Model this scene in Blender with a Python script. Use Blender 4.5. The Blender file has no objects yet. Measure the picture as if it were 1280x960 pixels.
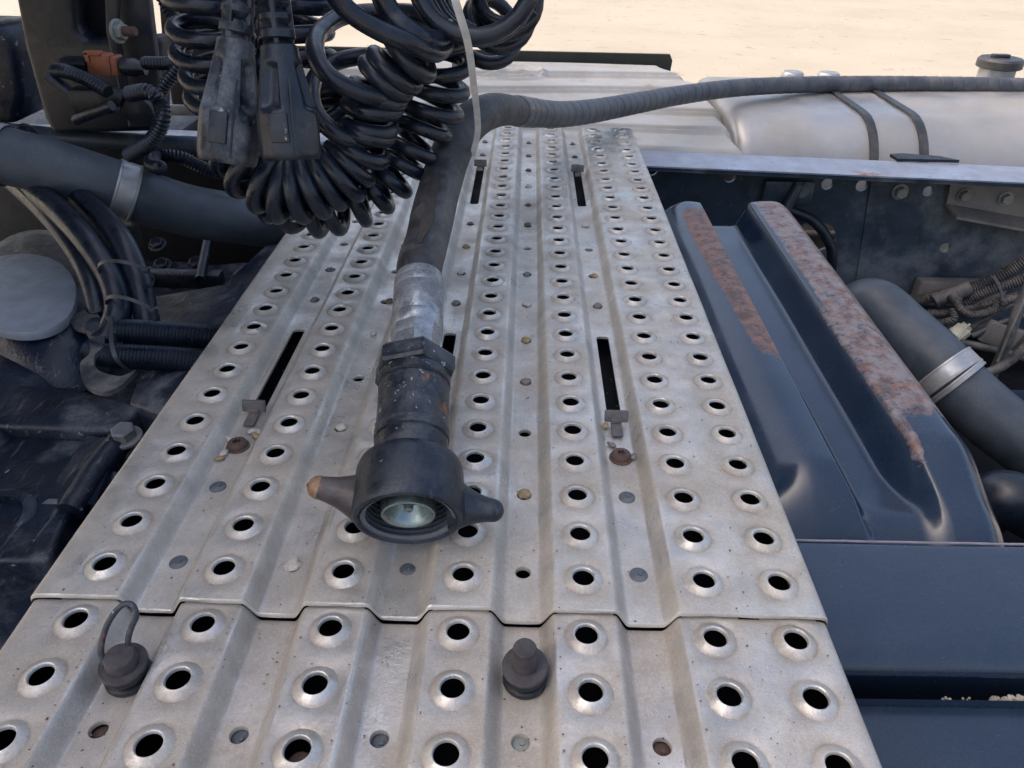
import bpy, bmesh, math, random
from mathutils import Vector, Matrix, noise as mnoise
V = Vector
PI = math.pi
SC = bpy.context.scene
COL = SC.collection
rnd = random.Random(7)

# ------------------------------------------------------------------ camera
FPX, PITCH, ROLL, YAW = 940.0, .5894, .0177, -.0128
CAM = V((.309, 0, .4338))
fw = V((math.sin(YAW)*math.cos(PITCH), math.cos(YAW)*math.cos(PITCH), -math.sin(PITCH)))
rt0 = V((math.cos(YAW), -math.sin(YAW), 0)); up0 = rt0.cross(fw)
RT = rt0*math.cos(ROLL) + up0*math.sin(ROLL); UP = -rt0*math.sin(ROLL) + up0*math.cos(ROLL)
cd = bpy.data.cameras.new("camera"); cam = bpy.data.objects.new("camera", cd); COL.objects.link(cam)
cd.sensor_width = 36; cd.lens = FPX/1280*36; cd.clip_start = .02; cd.clip_end = 500
M3 = Matrix((RT, UP, -fw)).transposed()
cam.matrix_world = Matrix.Translation(CAM) @ M3.to_4x4()
SC.camera = cam

# ------------------------------------------------------------------ light
SUN_EL, SUN_AZ = math.radians(54), math.radians(-94)      # azimuth from +Y towards +X
w = bpy.data.worlds.new("World"); SC.world = w; w.use_nodes = True
nt = w.node_tree
sky = nt.nodes.new('ShaderNodeTexSky'); sky.sky_type = 'NISHITA'; sky.sun_disc = False
sky.sun_elevation = SUN_EL; sky.sun_rotation = SUN_AZ
sky.air_density = 1.0; sky.dust_density = 7.0; sky.ozone_density = .3
nt.links.new(sky.outputs[0], nt.nodes['Background'].inputs[0])
nt.nodes['Background'].inputs[1].default_value = 0.15
sd = bpy.data.lights.new("sun", 'SUN'); sun = bpy.data.objects.new("sun", sd); COL.objects.link(sun)
sd.energy = 3.2; sd.angle = math.radians(.53); sd.color = (1, .93, .82)
sdir = V((math.sin(SUN_AZ)*math.cos(SUN_EL), math.cos(SUN_AZ)*math.cos(SUN_EL), math.sin(SUN_EL)))
sun.rotation_euler = sdir.to_track_quat('Z', 'Y').to_euler(); sun.location = sdir*20
SC.view_settings.view_transform = 'Standard'; SC.view_settings.look = 'None'
SC.view_settings.exposure = 1.27; SC.view_settings.gamma = 1

# ------------------------------------------------------------------ helpers
def at(px, py, Y=None, z=None):
    """world point seen at photo pixel (px,py), on the plane Y=.. or z=.."""
    d = fw + RT*((px-640)/FPX) - UP*((py-480)/FPX)
    t = (Y/d.y) if Y is not None else (z-CAM.z)/d.z
    return CAM + d*t

def nd(nt, t, **k):
    n = nt.nodes.new(t)
    for a, b in k.items(): setattr(n, a, b)
    return n
def mat(name, col, rough=.5, metal=0., dust=None, dust_amt=.5, dscale=6., var=.15, bump=.15, bscale=120.,
        speck=None, speck_t=.72, speck_s=90., rust=None, rust_attr=None, rough_dust=.85, spec=.5, upface=0., scr=0., coat=0., streak=0., wearattr=False, dr=(.35, .68), rscale=14.):
    m = bpy.data.materials.new(name); m.use_nodes = True; t = m.node_tree; L = t.links
    b = t.nodes['Principled BSDF']
    tc = nd(t, 'ShaderNodeTexCoord')
    def noise(s, det=6, r=.6, src=None):
        n = nd(t, 'ShaderNodeTexNoise'); n.inputs['Scale'].default_value = s; n.inputs['Detail'].default_value = det
        n.inputs['Roughness'].default_value = r; L.new(src or tc.outputs['Object'], n.inputs['Vector']); return n.outputs['Fac']
    def ramp(v, a, bb):
        r = nd(t, 'ShaderNodeMapRange'); r.inputs['From Min'].default_value = a; r.inputs['From Max'].default_value = bb
        r.interpolation_type = 'SMOOTHSTEP'
        L.new(v, r.inputs['Value']); return r.outputs['Result']
    def mix(f, a, bb):
        x = nd(t, 'ShaderNodeMix', data_type='RGBA')
        for i, v in ((0, f), (6, a), (7, bb)):
            if isinstance(v, (tuple, list)): x.inputs[i].default_value = (*v[:3], 1)
            elif isinstance(v, float): x.inputs[i].default_value = v
            else: L.new(v, x.inputs[i])
        return x.outputs[2]
    def mul(a, c):
        x = nd(t, 'ShaderNodeMath', operation='MULTIPLY')
        for i, v in ((0, a), (1, c)):
            if isinstance(v, float): x.inputs[i].default_value = v
            else: L.new(v, x.inputs[i])
        return x.outputs[0]
    def mixf(f, a, c):
        x = nd(t, 'ShaderNodeMix', data_type='FLOAT'); L.new(f, x.inputs[0])
        for i, v in ((2, a), (3, c)):
            if isinstance(v, float): x.inputs[i].default_value = v
            else: L.new(v, x.inputs[i])
        return x.outputs[0]
    n1 = noise(dscale*2.3)
    lo = tuple(c*(1-var) for c in col); hi = tuple(min(1, c*(1+var)) for c in col)
    c = mix(ramp(n1, .3, .7), lo, hi)
    rg = mixf(ramp(noise(dscale*5), .3, .7), max(.05, rough-.08), min(1., rough+.1))
    mt = metal
    if dust:
        nn = noise(dscale, 8, .65)
        f = mul(ramp(nn, *dr), dust_amt)
        f = mixf(mul(ramp(noise(260., 2), .42, .6), .35), f, mul(f, .3))
        if upface:
            g = nd(t, 'ShaderNodeNewGeometry'); s = nd(t, 'ShaderNodeSeparateXYZ'); L.new(g.outputs['Normal'], s.inputs[0])
            f = mixf(ramp(s.outputs[2], .3, .95), mul(f, 1-upface), f)
        c = mix(f, c, dust); rg = mixf(f, rg, rough_dust)
        if metal: mt = mixf(f, metal, 0.)
    if wearattr:
        wa = nd(t, 'ShaderNodeAttribute', attribute_name='wear').outputs['Fac']; da = nd(t, 'ShaderNodeAttribute', attribute_name='dirt').outputs['Fac']
        f1_ = mul(mul(wa, ramp(noise(70., 5), .35, .6)), .8); f2_ = mul(mul(da, ramp(noise(45., 6, .7), .30, .62)), .62)
        c = mix(f1_, c, (.66, .65, .63)); c = mix(f2_, c, (.20, .155, .11)); rg = mixf(f1_, rg, .24); rg = mixf(f2_, rg, .8)
        mt = mixf(f2_, mt, 0.)
    if streak:
        mp = nd(t, 'ShaderNodeMapping'); L.new(tc.outputs['Object'], mp.inputs[0]); mp.inputs['Scale'].default_value = (60, 3, 20)
        f = mul(ramp(noise(1.2, 4, .6, mp.outputs[0]), .52, .75), streak)
        c = mix(f, c, tuple(min(1, q*1.5+.06) for q in col)); rg = mixf(f, rg, .6)
    if rust:
        if rust_attr:
            a = nd(t, 'ShaderNodeAttribute', attribute_name=rust_attr)
            ad = nd(t, 'ShaderNodeMath', operation='ADD'); L.new(a.outputs['Fac'], ad.inputs[0])
            sb = nd(t, 'ShaderNodeMath', operation='MULTIPLY_ADD'); L.new(noise(70., 9, .75), sb.inputs[0]); sb.inputs[1].default_value = 1.1; sb.inputs[2].default_value = -.55
            L.new(sb.outputs[0], ad.inputs[1]); f = ramp(ad.outputs[0], .40, .60)
            rb = nd(t, 'ShaderNodeAttribute', attribute_name='chalk').outputs['Fac']
        else: f = ramp(noise(rscale, 8, .7), .58, .68)
        rc = mix(ramp(noise(75., 6, .7), .38, .60), tuple(q*.55 for q in rust), (rust[0]*1.9, rust[1]*1.6, rust[2]*1.35))
        if rust_attr:
            rc = mix(mul(ramp(noise(55., 8, .75), .36, .60), mixf(rb, .25, .95)), rc, (.245, .215, .215))
        c = mix(f, c, rc); rg = mixf(f, rg, .85)
        if metal: mt = mixf(f, mt, 0.)
    if speck:
        c = mix(ramp(noise(speck_s, 3, .7), speck_t, speck_t+.04), c, speck)
    if speck:
        c = mix(mul(ramp(noise(620., 2, .8), .50, .62), .22), c, tuple(min(1, q*.45) for q in col)); c = mix(mul(ramp(noise(540., 2, .8), .58, .66), .25), c, tuple(min(1, q*1.35+.03) for q in col))
    if scr:
        mp = nd(t, 'ShaderNodeMapping'); L.new(tc.outputs['Object'], mp.inputs[0]); mp.inputs['Scale'].default_value = (160, 14, 70); mp.inputs['Rotation'].default_value = (0, .5, .5)
        c = mix(mul(ramp(noise(1., 4, .7, mp.outputs[0]), .60, .68), scr), c, tuple(min(1, q*2+.12) for q in col))
    L.new(c, b.inputs['Base Color']); L.new(rg, b.inputs['Roughness'])
    if isinstance(mt, float): b.inputs['Metallic'].default_value = mt
    else: L.new(mt, b.inputs['Metallic'])
    b.inputs['Specular IOR Level'].default_value = spec
    if coat: b.inputs['Coat Weight'].default_value = coat; b.inputs['Coat Roughness'].default_value = .12
    if bump:
        bp = nd(t, 'ShaderNodeBump'); bp.inputs['Strength'].default_value = bump; bp.inputs['Distance'].default_value = .002
        L.new(mixf(ramp(noise(dscale*2, 2), .2, .8), noise(bscale, 5), noise(bscale*3.1, 3)), bp.inputs['Height']); L.new(bp.outputs[0], b.inputs['Normal'])
    return m

def mesh(name, vs, fs, m, parent=None, smooth=True, ang=40, at_loc=None):
    me = bpy.data.meshes.new(name)
    org = V(at_loc) if at_loc is not None else V((0, 0, 0))
    me.from_pydata([tuple(V(v)-org) for v in vs], [], fs); me.update()
    if m: me.materials.append(m)
    if smooth:
        me.polygons.foreach_set('use_smooth', [True]*len(me.polygons))
        if ang: me.set_sharp_from_angle(angle=math.radians(ang))
    o = bpy.data.objects.new(name, me); COL.objects.link(o)
    if parent:
        o.parent = parent; o.matrix_parent_inverse = parent.matrix_basis.inverted()
    o.location = org
    return o
def empty(name, loc, label, cat, group=None, kind=None):
    o = bpy.data.objects.new(name, None); COL.objects.link(o); o.location = loc; o.empty_display_size = .02
    return tag(o, label, cat, group, kind)
def tag(o, label=None, cat=None, group=None, kind=None):
    if label: o['label'] = label
    if cat: o['category'] = cat
    if group: o['group'] = group
    if kind: o['kind'] = kind
    return o
class G:
    """collects shapes of one mesh"""
    def __init__(s): s.v = []; s.f = []
    def add(s, vs, fs):
        n = len(s.v); s.v += [V(v) for v in vs]; s.f += [tuple(i+n for i in f) for f in fs]; return s
    def box(s, c, d, bev=0., rot=None):
        bm = bmesh.new(); bmesh.ops.create_cube(bm, size=1)
        for v in bm.verts: v.co = V((v.co.x*d[0], v.co.y*d[1], v.co.z*d[2]))
        if bev: bmesh.ops.bevel(bm, geom=bm.edges[:], offset=bev, segments=2, profile=.5, affect='EDGES')
        R = rot or Matrix.Identity(3); bm.verts.index_update()
        s.add([R @ v.co + V(c) for v in bm.verts], [[v.index for v in f.verts] for f in bm.faces]); bm.free(); return s
    def lathe(s, prof, o, ax, n=32, close=False, ref=None):
        """prof: list of (r, h) along axis ax from origin o"""
        ax = V(ax).normalized(); a = V(ref) if ref else (V((0, 0, 1)) if abs(ax.z) < .9 else V((1, 0, 0)))
        a = (a-ax*a.dot(ax)).normalized(); b = ax.cross(a); o = V(o); vs = []; fs = []
        for r, h in prof:
            for k in range(n):
                t = 2*PI*k/n; vs.append(o+ax*h+(a*math.cos(t)+b*math.sin(t))*r)
        m = len(prof)
        for i in range(m-1):
            for k in range(n):
                k2 = (k+1) % n; fs.append((i*n+k, i*n+k2, (i+1)*n+k2, (i+1)*n+k))
        if prof[0][0] > 1e-5: fs.append(tuple(range(n))[::-1])
        if prof[-1][0] > 1e-5: fs.append(tuple(range((m-1)*n, m*n)))
        return s.add(vs, fs)
    def tube(s, pts, r, n=12, cap=True, ell=None):
        """pts: list of V; r: number or function of (i, len)"""
        m = len(pts); vs = []; fs = []
        t = [(pts[min(i+1, m-1)]-pts[max(i-1, 0)]).normalized() for i in range(m)]
        a = V((0, 0, 1)) if abs(t[0].z) < .9 else V((1, 0, 0)); a = (a-t[0]*a.dot(t[0])).normalized()
        for i in range(m):
            a = (a-t[i]*a.dot(t[i])).normalized(); b = t[i].cross(a)
            rr = r(i, m) if callable(r) else r
            for k in range(n):
                q = 2*PI*k/n; vs.append(pts[i]+(a*math.cos(q)+b*math.sin(q))*rr)
        for i in range(m-1):
            for k in range(n):
                k2 = (k+1) % n; fs.append((i*n+k, i*n+k2, (i+1)*n+k2, (i+1)*n+k))
        if cap: fs.append(tuple(range(n))[::-1]); fs.append(tuple(range((m-1)*n, m*n)))
        return s.add(vs, fs)
    def ribbon(s, pts, wd, th, side):
        """flat strip along pts, width direction side"""
        m = len(pts); vs = []; fs = []
        for i in range(m):
            t = (pts[min(i+1, m-1)]-pts[max(i-1, 0)]).normalized()
            sd = V(side[i]) if isinstance(side, list) else V(side); sd = (sd-t*sd.dot(t)).normalized(); nn = t.cross(sd)
            for a, b in ((-1, -1), (1, -1), (1, 1), (-1, 1)): vs.append(pts[i]+sd*a*wd/2+nn*b*th/2)
        for i in range(m-1):
            for k in range(4): k2 = (k+1) % 4; fs.append((i*4+k, i*4+k2, (i+1)*4+k2, (i+1)*4+k))
        fs += [(3, 2, 1, 0), tuple((m-1)*4+k for k in range(4))]
        return s.add(vs, fs)
    def prism(s, poly, o, ex, ey, ez, h):
        """polygon (2d) in plane (ex,ey) at o, extruded h along ez"""
        o, ex, ey, ez = V(o), V(ex), V(ey), V(ez); n = len(poly)
        vs = [o+ex*x+ey*y for x, y in poly]+[o+ex*x+ey*y+ez*h for x, y in poly]
        fs = [tuple(range(n))[::-1], tuple(range(n, 2*n))]+[(k, (k+1) % n, (k+1) % n+n, k+n) for k in range(n)]
        return s.add(vs, fs)
    def out(s, name, m, parent=None, smooth=True, ang=40, loc=None):
        o = mesh(name, s.v, s.f, m, parent, smooth, ang, loc)
        return o
def cr(pts, n=12):
    """catmull-rom through points"""
    P = [2*pts[0]-pts[1]]+list(pts)+[2*pts[-1]-pts[-2]]; out = []
    for i in range(1, len(P)-2):
        for k in range(n):
            t = k/n; p0, p1, p2, p3 = P[i-1:i+3]
            out.append(.5*((2*p1)+(p2-p0)*t+(2*p0-5*p1+4*p2-p3)*t*t+(3*p1-p0-3*p2+p3)*t*t*t))
    out.append(P[-2]); return out
def resamp(pts, step):
    out = [pts[0]]; acc = 0.
    for i in range(1, len(pts)):
        a, b = pts[i-1], pts[i]; L = (b-a).length; d = step-acc
        while d <= L: out.append(a+(b-a)*(d/L)); d += step
        acc = L-(d-step)
    return out
def path(lst, n=12): return cr([at(p[0], p[1], Y=p[2]) for p in lst], n)
def corr(g, pts, r, pitch=.0050, depth=.20, n=14):
    """corrugated conduit"""
    p = resamp(pts, pitch/4)
    return g.tube(p, lambda i, m: r*(1+(0, .5, 1, .5)[i % 4]*depth-depth/2), n)
def ss(a, b, x):
    t = max(0., min(1., (x-a)/(b-a))) if b != a else float(x > a)
    return t*t*(3-2*t)

# ------------------------------------------------------------------ materials
DUST = (.30, .27, .235)
M_DECK = mat('galvanised_deck', (.56, .53, .485), .29, .6, dust=(.37, .315, .25), dust_amt=.75, dscale=11, var=.2, bump=.34, bscale=260, speck=(.10, .085, .07), speck_t=.70, speck_s=190, wearattr=True)
M_DECK2 = mat('galvanised_deck_near', (.53, .50, .465), .29, .6, dust=(.35, .295, .23), dust_amt=.82, dscale=12, var=.2, bump=.34, bscale=260, speck=(.10, .085, .07), speck_t=.71, speck_s=170, wearattr=True)
M_RUBBER = mat('coil_rubber', (.003, .007, .017), .27, dust=(.09, .11, .15), dust_amt=.16, dscale=16, bump=.05, bscale=300, speck=(.16, .17, .18), speck_t=.74, speck_s=220)
M_HOSE = mat('hose_rubber', (.020, .021, .025), .5, dust=(.15, .145, .145), dust_amt=.62, dscale=24, bump=.6, bscale=110, scr=.3)
M_HOSEWEAR = mat('hose_wear', (.055, .045, .04), .95, rust=(.19, .085, .035), rscale=30, bump=1.0, bscale=350, dscale=40)
M_WRAP = mat('spiral_wrap', (.045, .052, .066), .38, dust=(.20, .19, .18), dust_amt=.5, dscale=14, bump=.2)
M_BOOT = mat('plug_boot', (.004, .008, .018), .30, dust=(.13, .16, .20), dust_amt=.20, dscale=14, bump=.25, bscale=180, speck=(.30, .31, .32), speck_t=.70, speck_s=60, scr=.2)
M_FERR = mat('zinc_ferrule', (.32, .35, .38), .30, .7, dust=(.10, .105, .11), dust_amt=.8, dr=(.42, .60), dscale=42, bump=.25, bscale=200, speck=(.07, .07, .07), speck_t=.66, speck_s=120)
M_COUP = mat('coupling_steel', (.010, .015, .024), .27, .3, dust=(.17, .185, .21), dust_amt=.36, dscale=38, bump=.4, bscale=160, speck=(.28, .30, .33), speck_t=.64, speck_s=150, rust=(.10, .06, .045), rscale=18)
M_NUT = mat('cast_nut', (.010, .015, .025), .28, .3, dust=(.10, .12, .15), dust_amt=.30, dscale=26, bump=.34, bscale=200, speck=(.2, .21, .23), speck_t=.70, speck_s=130, scr=.25)
M_LUG = mat('cast_lug', (.045, .037, .042), .3, .4, rust=(.24, .11, .035), rscale=34, dust=(.2, .18, .17), dust_amt=.35, dscale=30, bump=.35)
M_THREAD = mat('thread_steel', (.16, .18, .21), .28, .6, bump=.1)
M_VALVE = mat('valve_chrome', (.24, .30, .30), .26, .9, dust=(.25, .26, .24), dust_amt=.2, dscale=40, bump=.05)
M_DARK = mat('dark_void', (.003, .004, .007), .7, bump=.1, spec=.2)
M_PAINT = mat('navy_paint', (.008, .021, .046), .15, dust=(.14, .16, .185), dust_amt=.14, dscale=3, var=.08, bump=.03, bscale=90, speck=(.30, .32, .33), speck_t=.74, speck_s=260, spec=.5, coat=.3)
M_SHEET = mat('navy_paint_rusted', (.005, .017, .042), .13, dust=(.14, .17, .21), dust_amt=.10, dscale=5, var=.1, bump=.05, bscale=90, rust=(.115, .062, .045), rust_attr='rust', speck=(.3, .32, .33), speck_t=.79, speck_s=230, coat=.3)
M_FRAME = mat('frame_paint', (.026, .042, .064), .42, dust=(.25, .26, .27), dust_amt=.5, dr=(.44, .66), dscale=7, bump=.3, bscale=80, scr=.28, var=.3)
M_FLANGE = mat('flange_sky_sheen', (.34, .37, .44), .30, .3, rust=(.20, .13, .115), rscale=3.2, dust=(.24, .25, .28), dust_amt=.6, dscale=9, bump=.1)  # pale blue base colour carries the sky reflection on the flange top
M_PIPE = mat('rubber_pipe', (.040, .052, .068), .42, speck=(.12, .10, .09), speck_t=.72, speck_s=150, dust=(.15, .165, .19), dust_amt=.45, dscale=10, bump=.14, bscale=260)
M_CLAMP = mat('clamp_steel', (.42, .43, .44), .35, .7, dust=(.33, .30, .26), dust_amt=.7, dscale=18, bump=.2)
M_COND = mat('conduit', (.002, .006, .016), .30, dust=(.07, .09, .12), dust_amt=.16, dscale=22, bump=.1)
M_BLACK = mat('black_plastic', (.002, .005, .011), .42, dust=(.08, .09, .11), dust_amt=.18, dscale=14, bump=.2)
M_CAST = mat('dusty_casting', (.003, .008, .022), .40, dust=(.27, .285, .30), dust_amt=.50, dr=(.48, .66), dscale=7.5, bump=.7, bscale=70, scr=.5, speck=(.22, .23, .24), speck_t=.67, speck_s=70, var=.35, upface=.5)
M_OVAL = mat('grey_cap', (.23, .26, .30), .5, dust=(.2, .2, .2), dust_amt=.4, dscale=14, bump=.15)
M_ORANGE = mat('orange_plastic', (.28, .075, .028), .5, dust=(.2, .12, .08), dust_amt=.5, dscale=40, bump=.15)
M_BOLT = mat('dusty_bolt', (.14, .15, .155), .5, .35, dust=(.18, .17, .16), dust_amt=.6, dscale=50, bump=.3)
M_BOLTZ = mat('zinc_bolt', (.26, .28, .26), .45, .4, dust=(.25, .24, .22), dust_amt=.6, dscale=50, bump=.3)
M_RUSTB = mat('rusty_bolt', (.10, .062, .05), .75, .2, rust=(.17, .075, .04), rscale=60, bump=.6, dscale=40)
M_CLIP = mat('clip_steel', (.095, .09, .095), .6, .3, rust=(.14, .08, .055), rscale=50, dust=(.24, .21, .18), dust_amt=.6, dscale=40, bump=.5)
M_DISC = mat('grey_stud', (.085, .10, .12), .55, .2, dust=(.2, .2, .2), dust_amt=.5, dscale=70, bump=.4)
M_WTIE = mat('white_cable_tie', (.62, .63, .64), .35, dust=(.45, .43, .4), dust_amt=.3, dscale=30, bump=.04)
M_BTIE = mat('black_cable_tie', (.03, .035, .045), .35, bump=.04)
M_COVER = mat('ivory_cover', (.50, .475, .43), .34, dust=(.36, .315, .26), dust_amt=.6, dscale=4, var=.06, bump=.12)
M_TANK = mat('aluminium_tank', (.42, .41, .40), .34, .7, dust=(.34, .30, .25), dust_amt=.75, dscale=2.6, var=.12, bump=.08)
M_STRAP = mat('tank_strap', (.02, .024, .03), .4, dust=(.2, .18, .16), dust_amt=.4, dscale=14, bump=.15)
M_OLIVE = mat('olive_rubber', (.055, .055, .042), .7, bump=.1)
M_CREAM = mat('cream_plastic', (.46, .45, .36), .5, dust=(.25, .23, .18), dust_amt=.5, dscale=40, bump=.1)
M_DUSTY = mat('dusty_pan', (.20, .165, .14), .85, dust=(.12, .1, .09), dust_amt=.8, dscale=20, bump=.6, var=.3)
M_STEELB = mat('dusty_bracket', (.16, .155, .155), .55, .3, dust=(.24, .205, .175), dust_amt=.9, dscale=12, bump=.3)
M_BRK = mat('muddy_bracket', (.02, .025, .035), .5, dust=(.19, .17, .155), dust_amt=.85, dscale=22, bump=.8, bscale=80)
M_PIN = mat('dark_pin', (.045, .042, .046), .55, .4, dust=(.12, .10, .10), dust_amt=.5, dscale=50, bump=.4)
M_TIP = mat('worn_tip', (.20, .10, .045), .45, .3, dust=(.32, .24, .17), dust_amt=.9, dscale=90, bump=.4)
M_STONES = [mat('stone_%s' % n, c, .9, bump=.8, bscale=300, dscale=60, var=.25) for n, c in
            (('pale', (.50, .46, .40)), ('tan', (.34, .25, .14)), ('grey', (.20, .18, .165)), ('brown', (.16, .11, .08)))]
def ground_mat():
    m = mat('pale_gravel', (.195, .172, .142), .95, dust=(.220, .195, .162), dust_amt=.9, dscale=.5, var=.07, bump=.8, bscale=40, speck=(.17, .13, .09), speck_t=.62, speck_s=5)
    return m
M_GROUND = ground_mat()
M_CAB = mat('cab_paint', (.035, .05, .085), .35, dust=(.12, .12, .12), dust_amt=.3, bump=.05, coat=.3)

# ------------------------------------------------------------------ ground
gz = -1.0
g = G(); N = 40
xs = [-200+400*i/N for i in range(N+1)]; ys = [-200+400*i/N for i in range(N+1)]
g.add([(x, y, gz) for y in ys for x in xs], [(j*(N+1)+i, j*(N+1)+i+1, (j+1)*(N+1)+i+1, (j+1)*(N+1)+i) for j in range(N) for i in range(N)])
tag(g.out('ground', M_GROUND, smooth=False), 'pale sunlit gravel yard beyond the truck', kind='structure')
# scattered stones on the yard, one mass nobody could count
g = G()
for i in range(700):
    a = rnd.uniform(6, 22); x = rnd.uniform(-.75, .75)*a+.3; y = a; s = rnd.uniform(.006, .02)
    vs = [(x+math.cos(k*PI/3+.3)*s*rnd.uniform(.7, 1.2), y+math.sin(k*PI/3+.3)*s*rnd.uniform(.7, 1.2), gz+.001) for k in range(6)]+[(x, y, gz+s*.6)]
    g.add(vs, [(k, (k+1) % 6, 6) for k in range(6)])
tag(g.out('yard_gravel', M_STONES[1], smooth=False), 'loose gravel stones scattered over the pale yard', 'gravel', kind='stuff')

# ------------------------------------------------------------------ perforated deck plates
PX, HP = .09, .0455
CH = .0138          # corrugation depth
RW = .0205          # half width of flat ridge top
VW = .0118          # half width of flat valley
def ring_cell(g, cx, cy, hx, hy, z0, rings, n=40):
    """a flat rectangular cell with a round hole; rings = [(r,dz)...] from inside out"""
    per = n//4; bd = []
    for k in range(per): bd.append((hx, -hy+2*hy*k/per))
    for k in range(per): bd.append((hx-2*hx*k/per, hy))
    for k in range(per): bd.append((-hx, hy-2*hy*k/per))
    for k in range(per): bd.append((-hx+2*hx*k/per, -hy))
    vs = []; an = [math.atan2(y, x) for x, y in bd]
    an = [-PI/4+2*PI*k/n for k in range(n)]
    for r, dz in rings:
        vs += [(cx+r*math.cos(a), cy+r*math.sin(a), z0+dz) for a in an]
    vs += [(cx+x, cy+y, z0) for x, y in bd]
    if len(rings) > 5:
        b0_ = len(g.v)
        for i, (r, dz) in enumerate(rings):
            for k in range(n):
                g.wear[b0_+i*n+k] = (1., 1., 1., 1., .8, .25, 0, 0, 0, 0)[i]; g.dirt[b0_+i*n+k] = (0, 0, 0, 0, 0, 0, .25, 1., .9, .35)[i]
    fs = []
    for i in range(len(rings)):
        for k in range(n): k2 = (k+1) % n; fs.append((i*n+k, (i+1)*n+k, (i+1)*n+k2, i*n+k2))
    g.add(vs, fs)
COLLAR = [(.0079, .0002), (.0080, .0018), (.0083, .0029), (.0089, .0034), (.0096, .0031), (.0112, .0019), (.0132, .0007), (.0146, -.0003), (.0154, -.0006), (.0166, .0)]
FLATH = [(.0058, -.004), (.0059, -.0006), (.0063, 0.), (.008, 0.)]
def slope_prof(x0, x1, CH=CH):
    """from ridge edge x0 (z=0) down to valley edge x1 (z=-CH), rounded shoulders"""
    pts = []; n = 12
    for i in range(n+1):
        u = i/n; s = 1 if x1 > x0 else -1; L = abs(x1-x0)
        pts.append((x0+s*L*u, -CH*ss(.06, .98, u)))
    return pts
def strip(g, prof, Y0, Y1, z0, ny=6):
    ny = max(1, round(abs(Y1-Y0)/.0056)); n = len(prof); vs = []; fs = []
    for j in range(ny+1):
        y = Y0+(Y1-Y0)*j/ny
        vs += [(x, y, z0+z) for x, z in prof]
    for j in range(ny):
        for i in range(n-1): a = j*n+i; q = (a, a+1, a+1+n, a+n); fs.append(q if prof[-1][0] > prof[0][0] else q[::-1])
    g.add(vs, fs)
def slot(g, cx, Y0, Y1, z0, s0, s1, hw):
    """valley block with a long slot from s0 to s1"""
    pts_o = []; n = 8
    inn = [(cx+hw*math.sin(a), s1-hw*.55+hw*.55*math.cos(a)) for a in [PI/2*k/4-0 for k in range(5)]][::-1]
    loop = []
    for k in range(5): a = k*PI/8; loop.append((cx+hw*math.cos(a), s1-hw*.5+hw*.5*math.sin(a)))
    for k in range(4, 9): a = k*PI/8; loop.append((cx+hw*math.cos(a), s1-hw*.5+hw*.5*math.sin(a)))
    for k in range(5): a = PI+k*PI/8; loop.append((cx+hw*math.cos(a), s0+hw*.5+hw*.5*math.sin(a)))
    for k in range(4, 9): a = PI+k*PI/8; loop.append((cx+hw*math.cos(a), s0+hw*.5+hw*.5*math.sin(a)))
    n = len(loop); outr = []
    for x, y in loop:
        if y > (s0+s1)/2: outr.append((cx+VW*((x-cx)/hw) if abs(x-cx) < hw*.99 else (cx+VW*(1 if x > cx else -1)), Y1 if abs(x-cx) < hw*.8 else (Y1 if abs(x-cx) < hw*.99 else s1-hw*.5)))
        else: outr.append((cx+VW*((x-cx)/hw) if abs(x-cx) < hw*.99 else (cx+VW*(1 if x > cx else -1)), Y0 if abs(x-cx) < hw*.99 else s0+hw*.5))
    vs = [(x, y, z0-.003) for x, y in loop]+[(x, y, z0) for x, y in loop]+[(x, y, z0) for x, y in outr]
    fs = []
    for i in range(2):
        for k in range(n): k2 = (k+1) % n; fs.append((i*n+k, (i+1)*n+k, (i+1)*n+k2, i*n+k2))
    g.add(vs, fs)
    # corner fill
    for sx in (-1, 1):
        for yo, ys_ in ((Y1, s1-hw*.5), (Y0, s0+hw*.5)):
            k = [i for i, (x, y) in enumerate(outr) if abs(y-yo) < 1e-6 and (x-cx)*sx > 0]
            if k:
                far = max(k, key=lambda i: abs(outr[i][0]-cx)); a = outr[far]
                q = [(a[0], a[1], z0), (cx+sx*VW, yo, z0), (cx+sx*VW, ys_, z0)]
                g.add(q, [(0, 1, 2) if (sx > 0) != (yo == Y1) else (2, 1, 0)])
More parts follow.
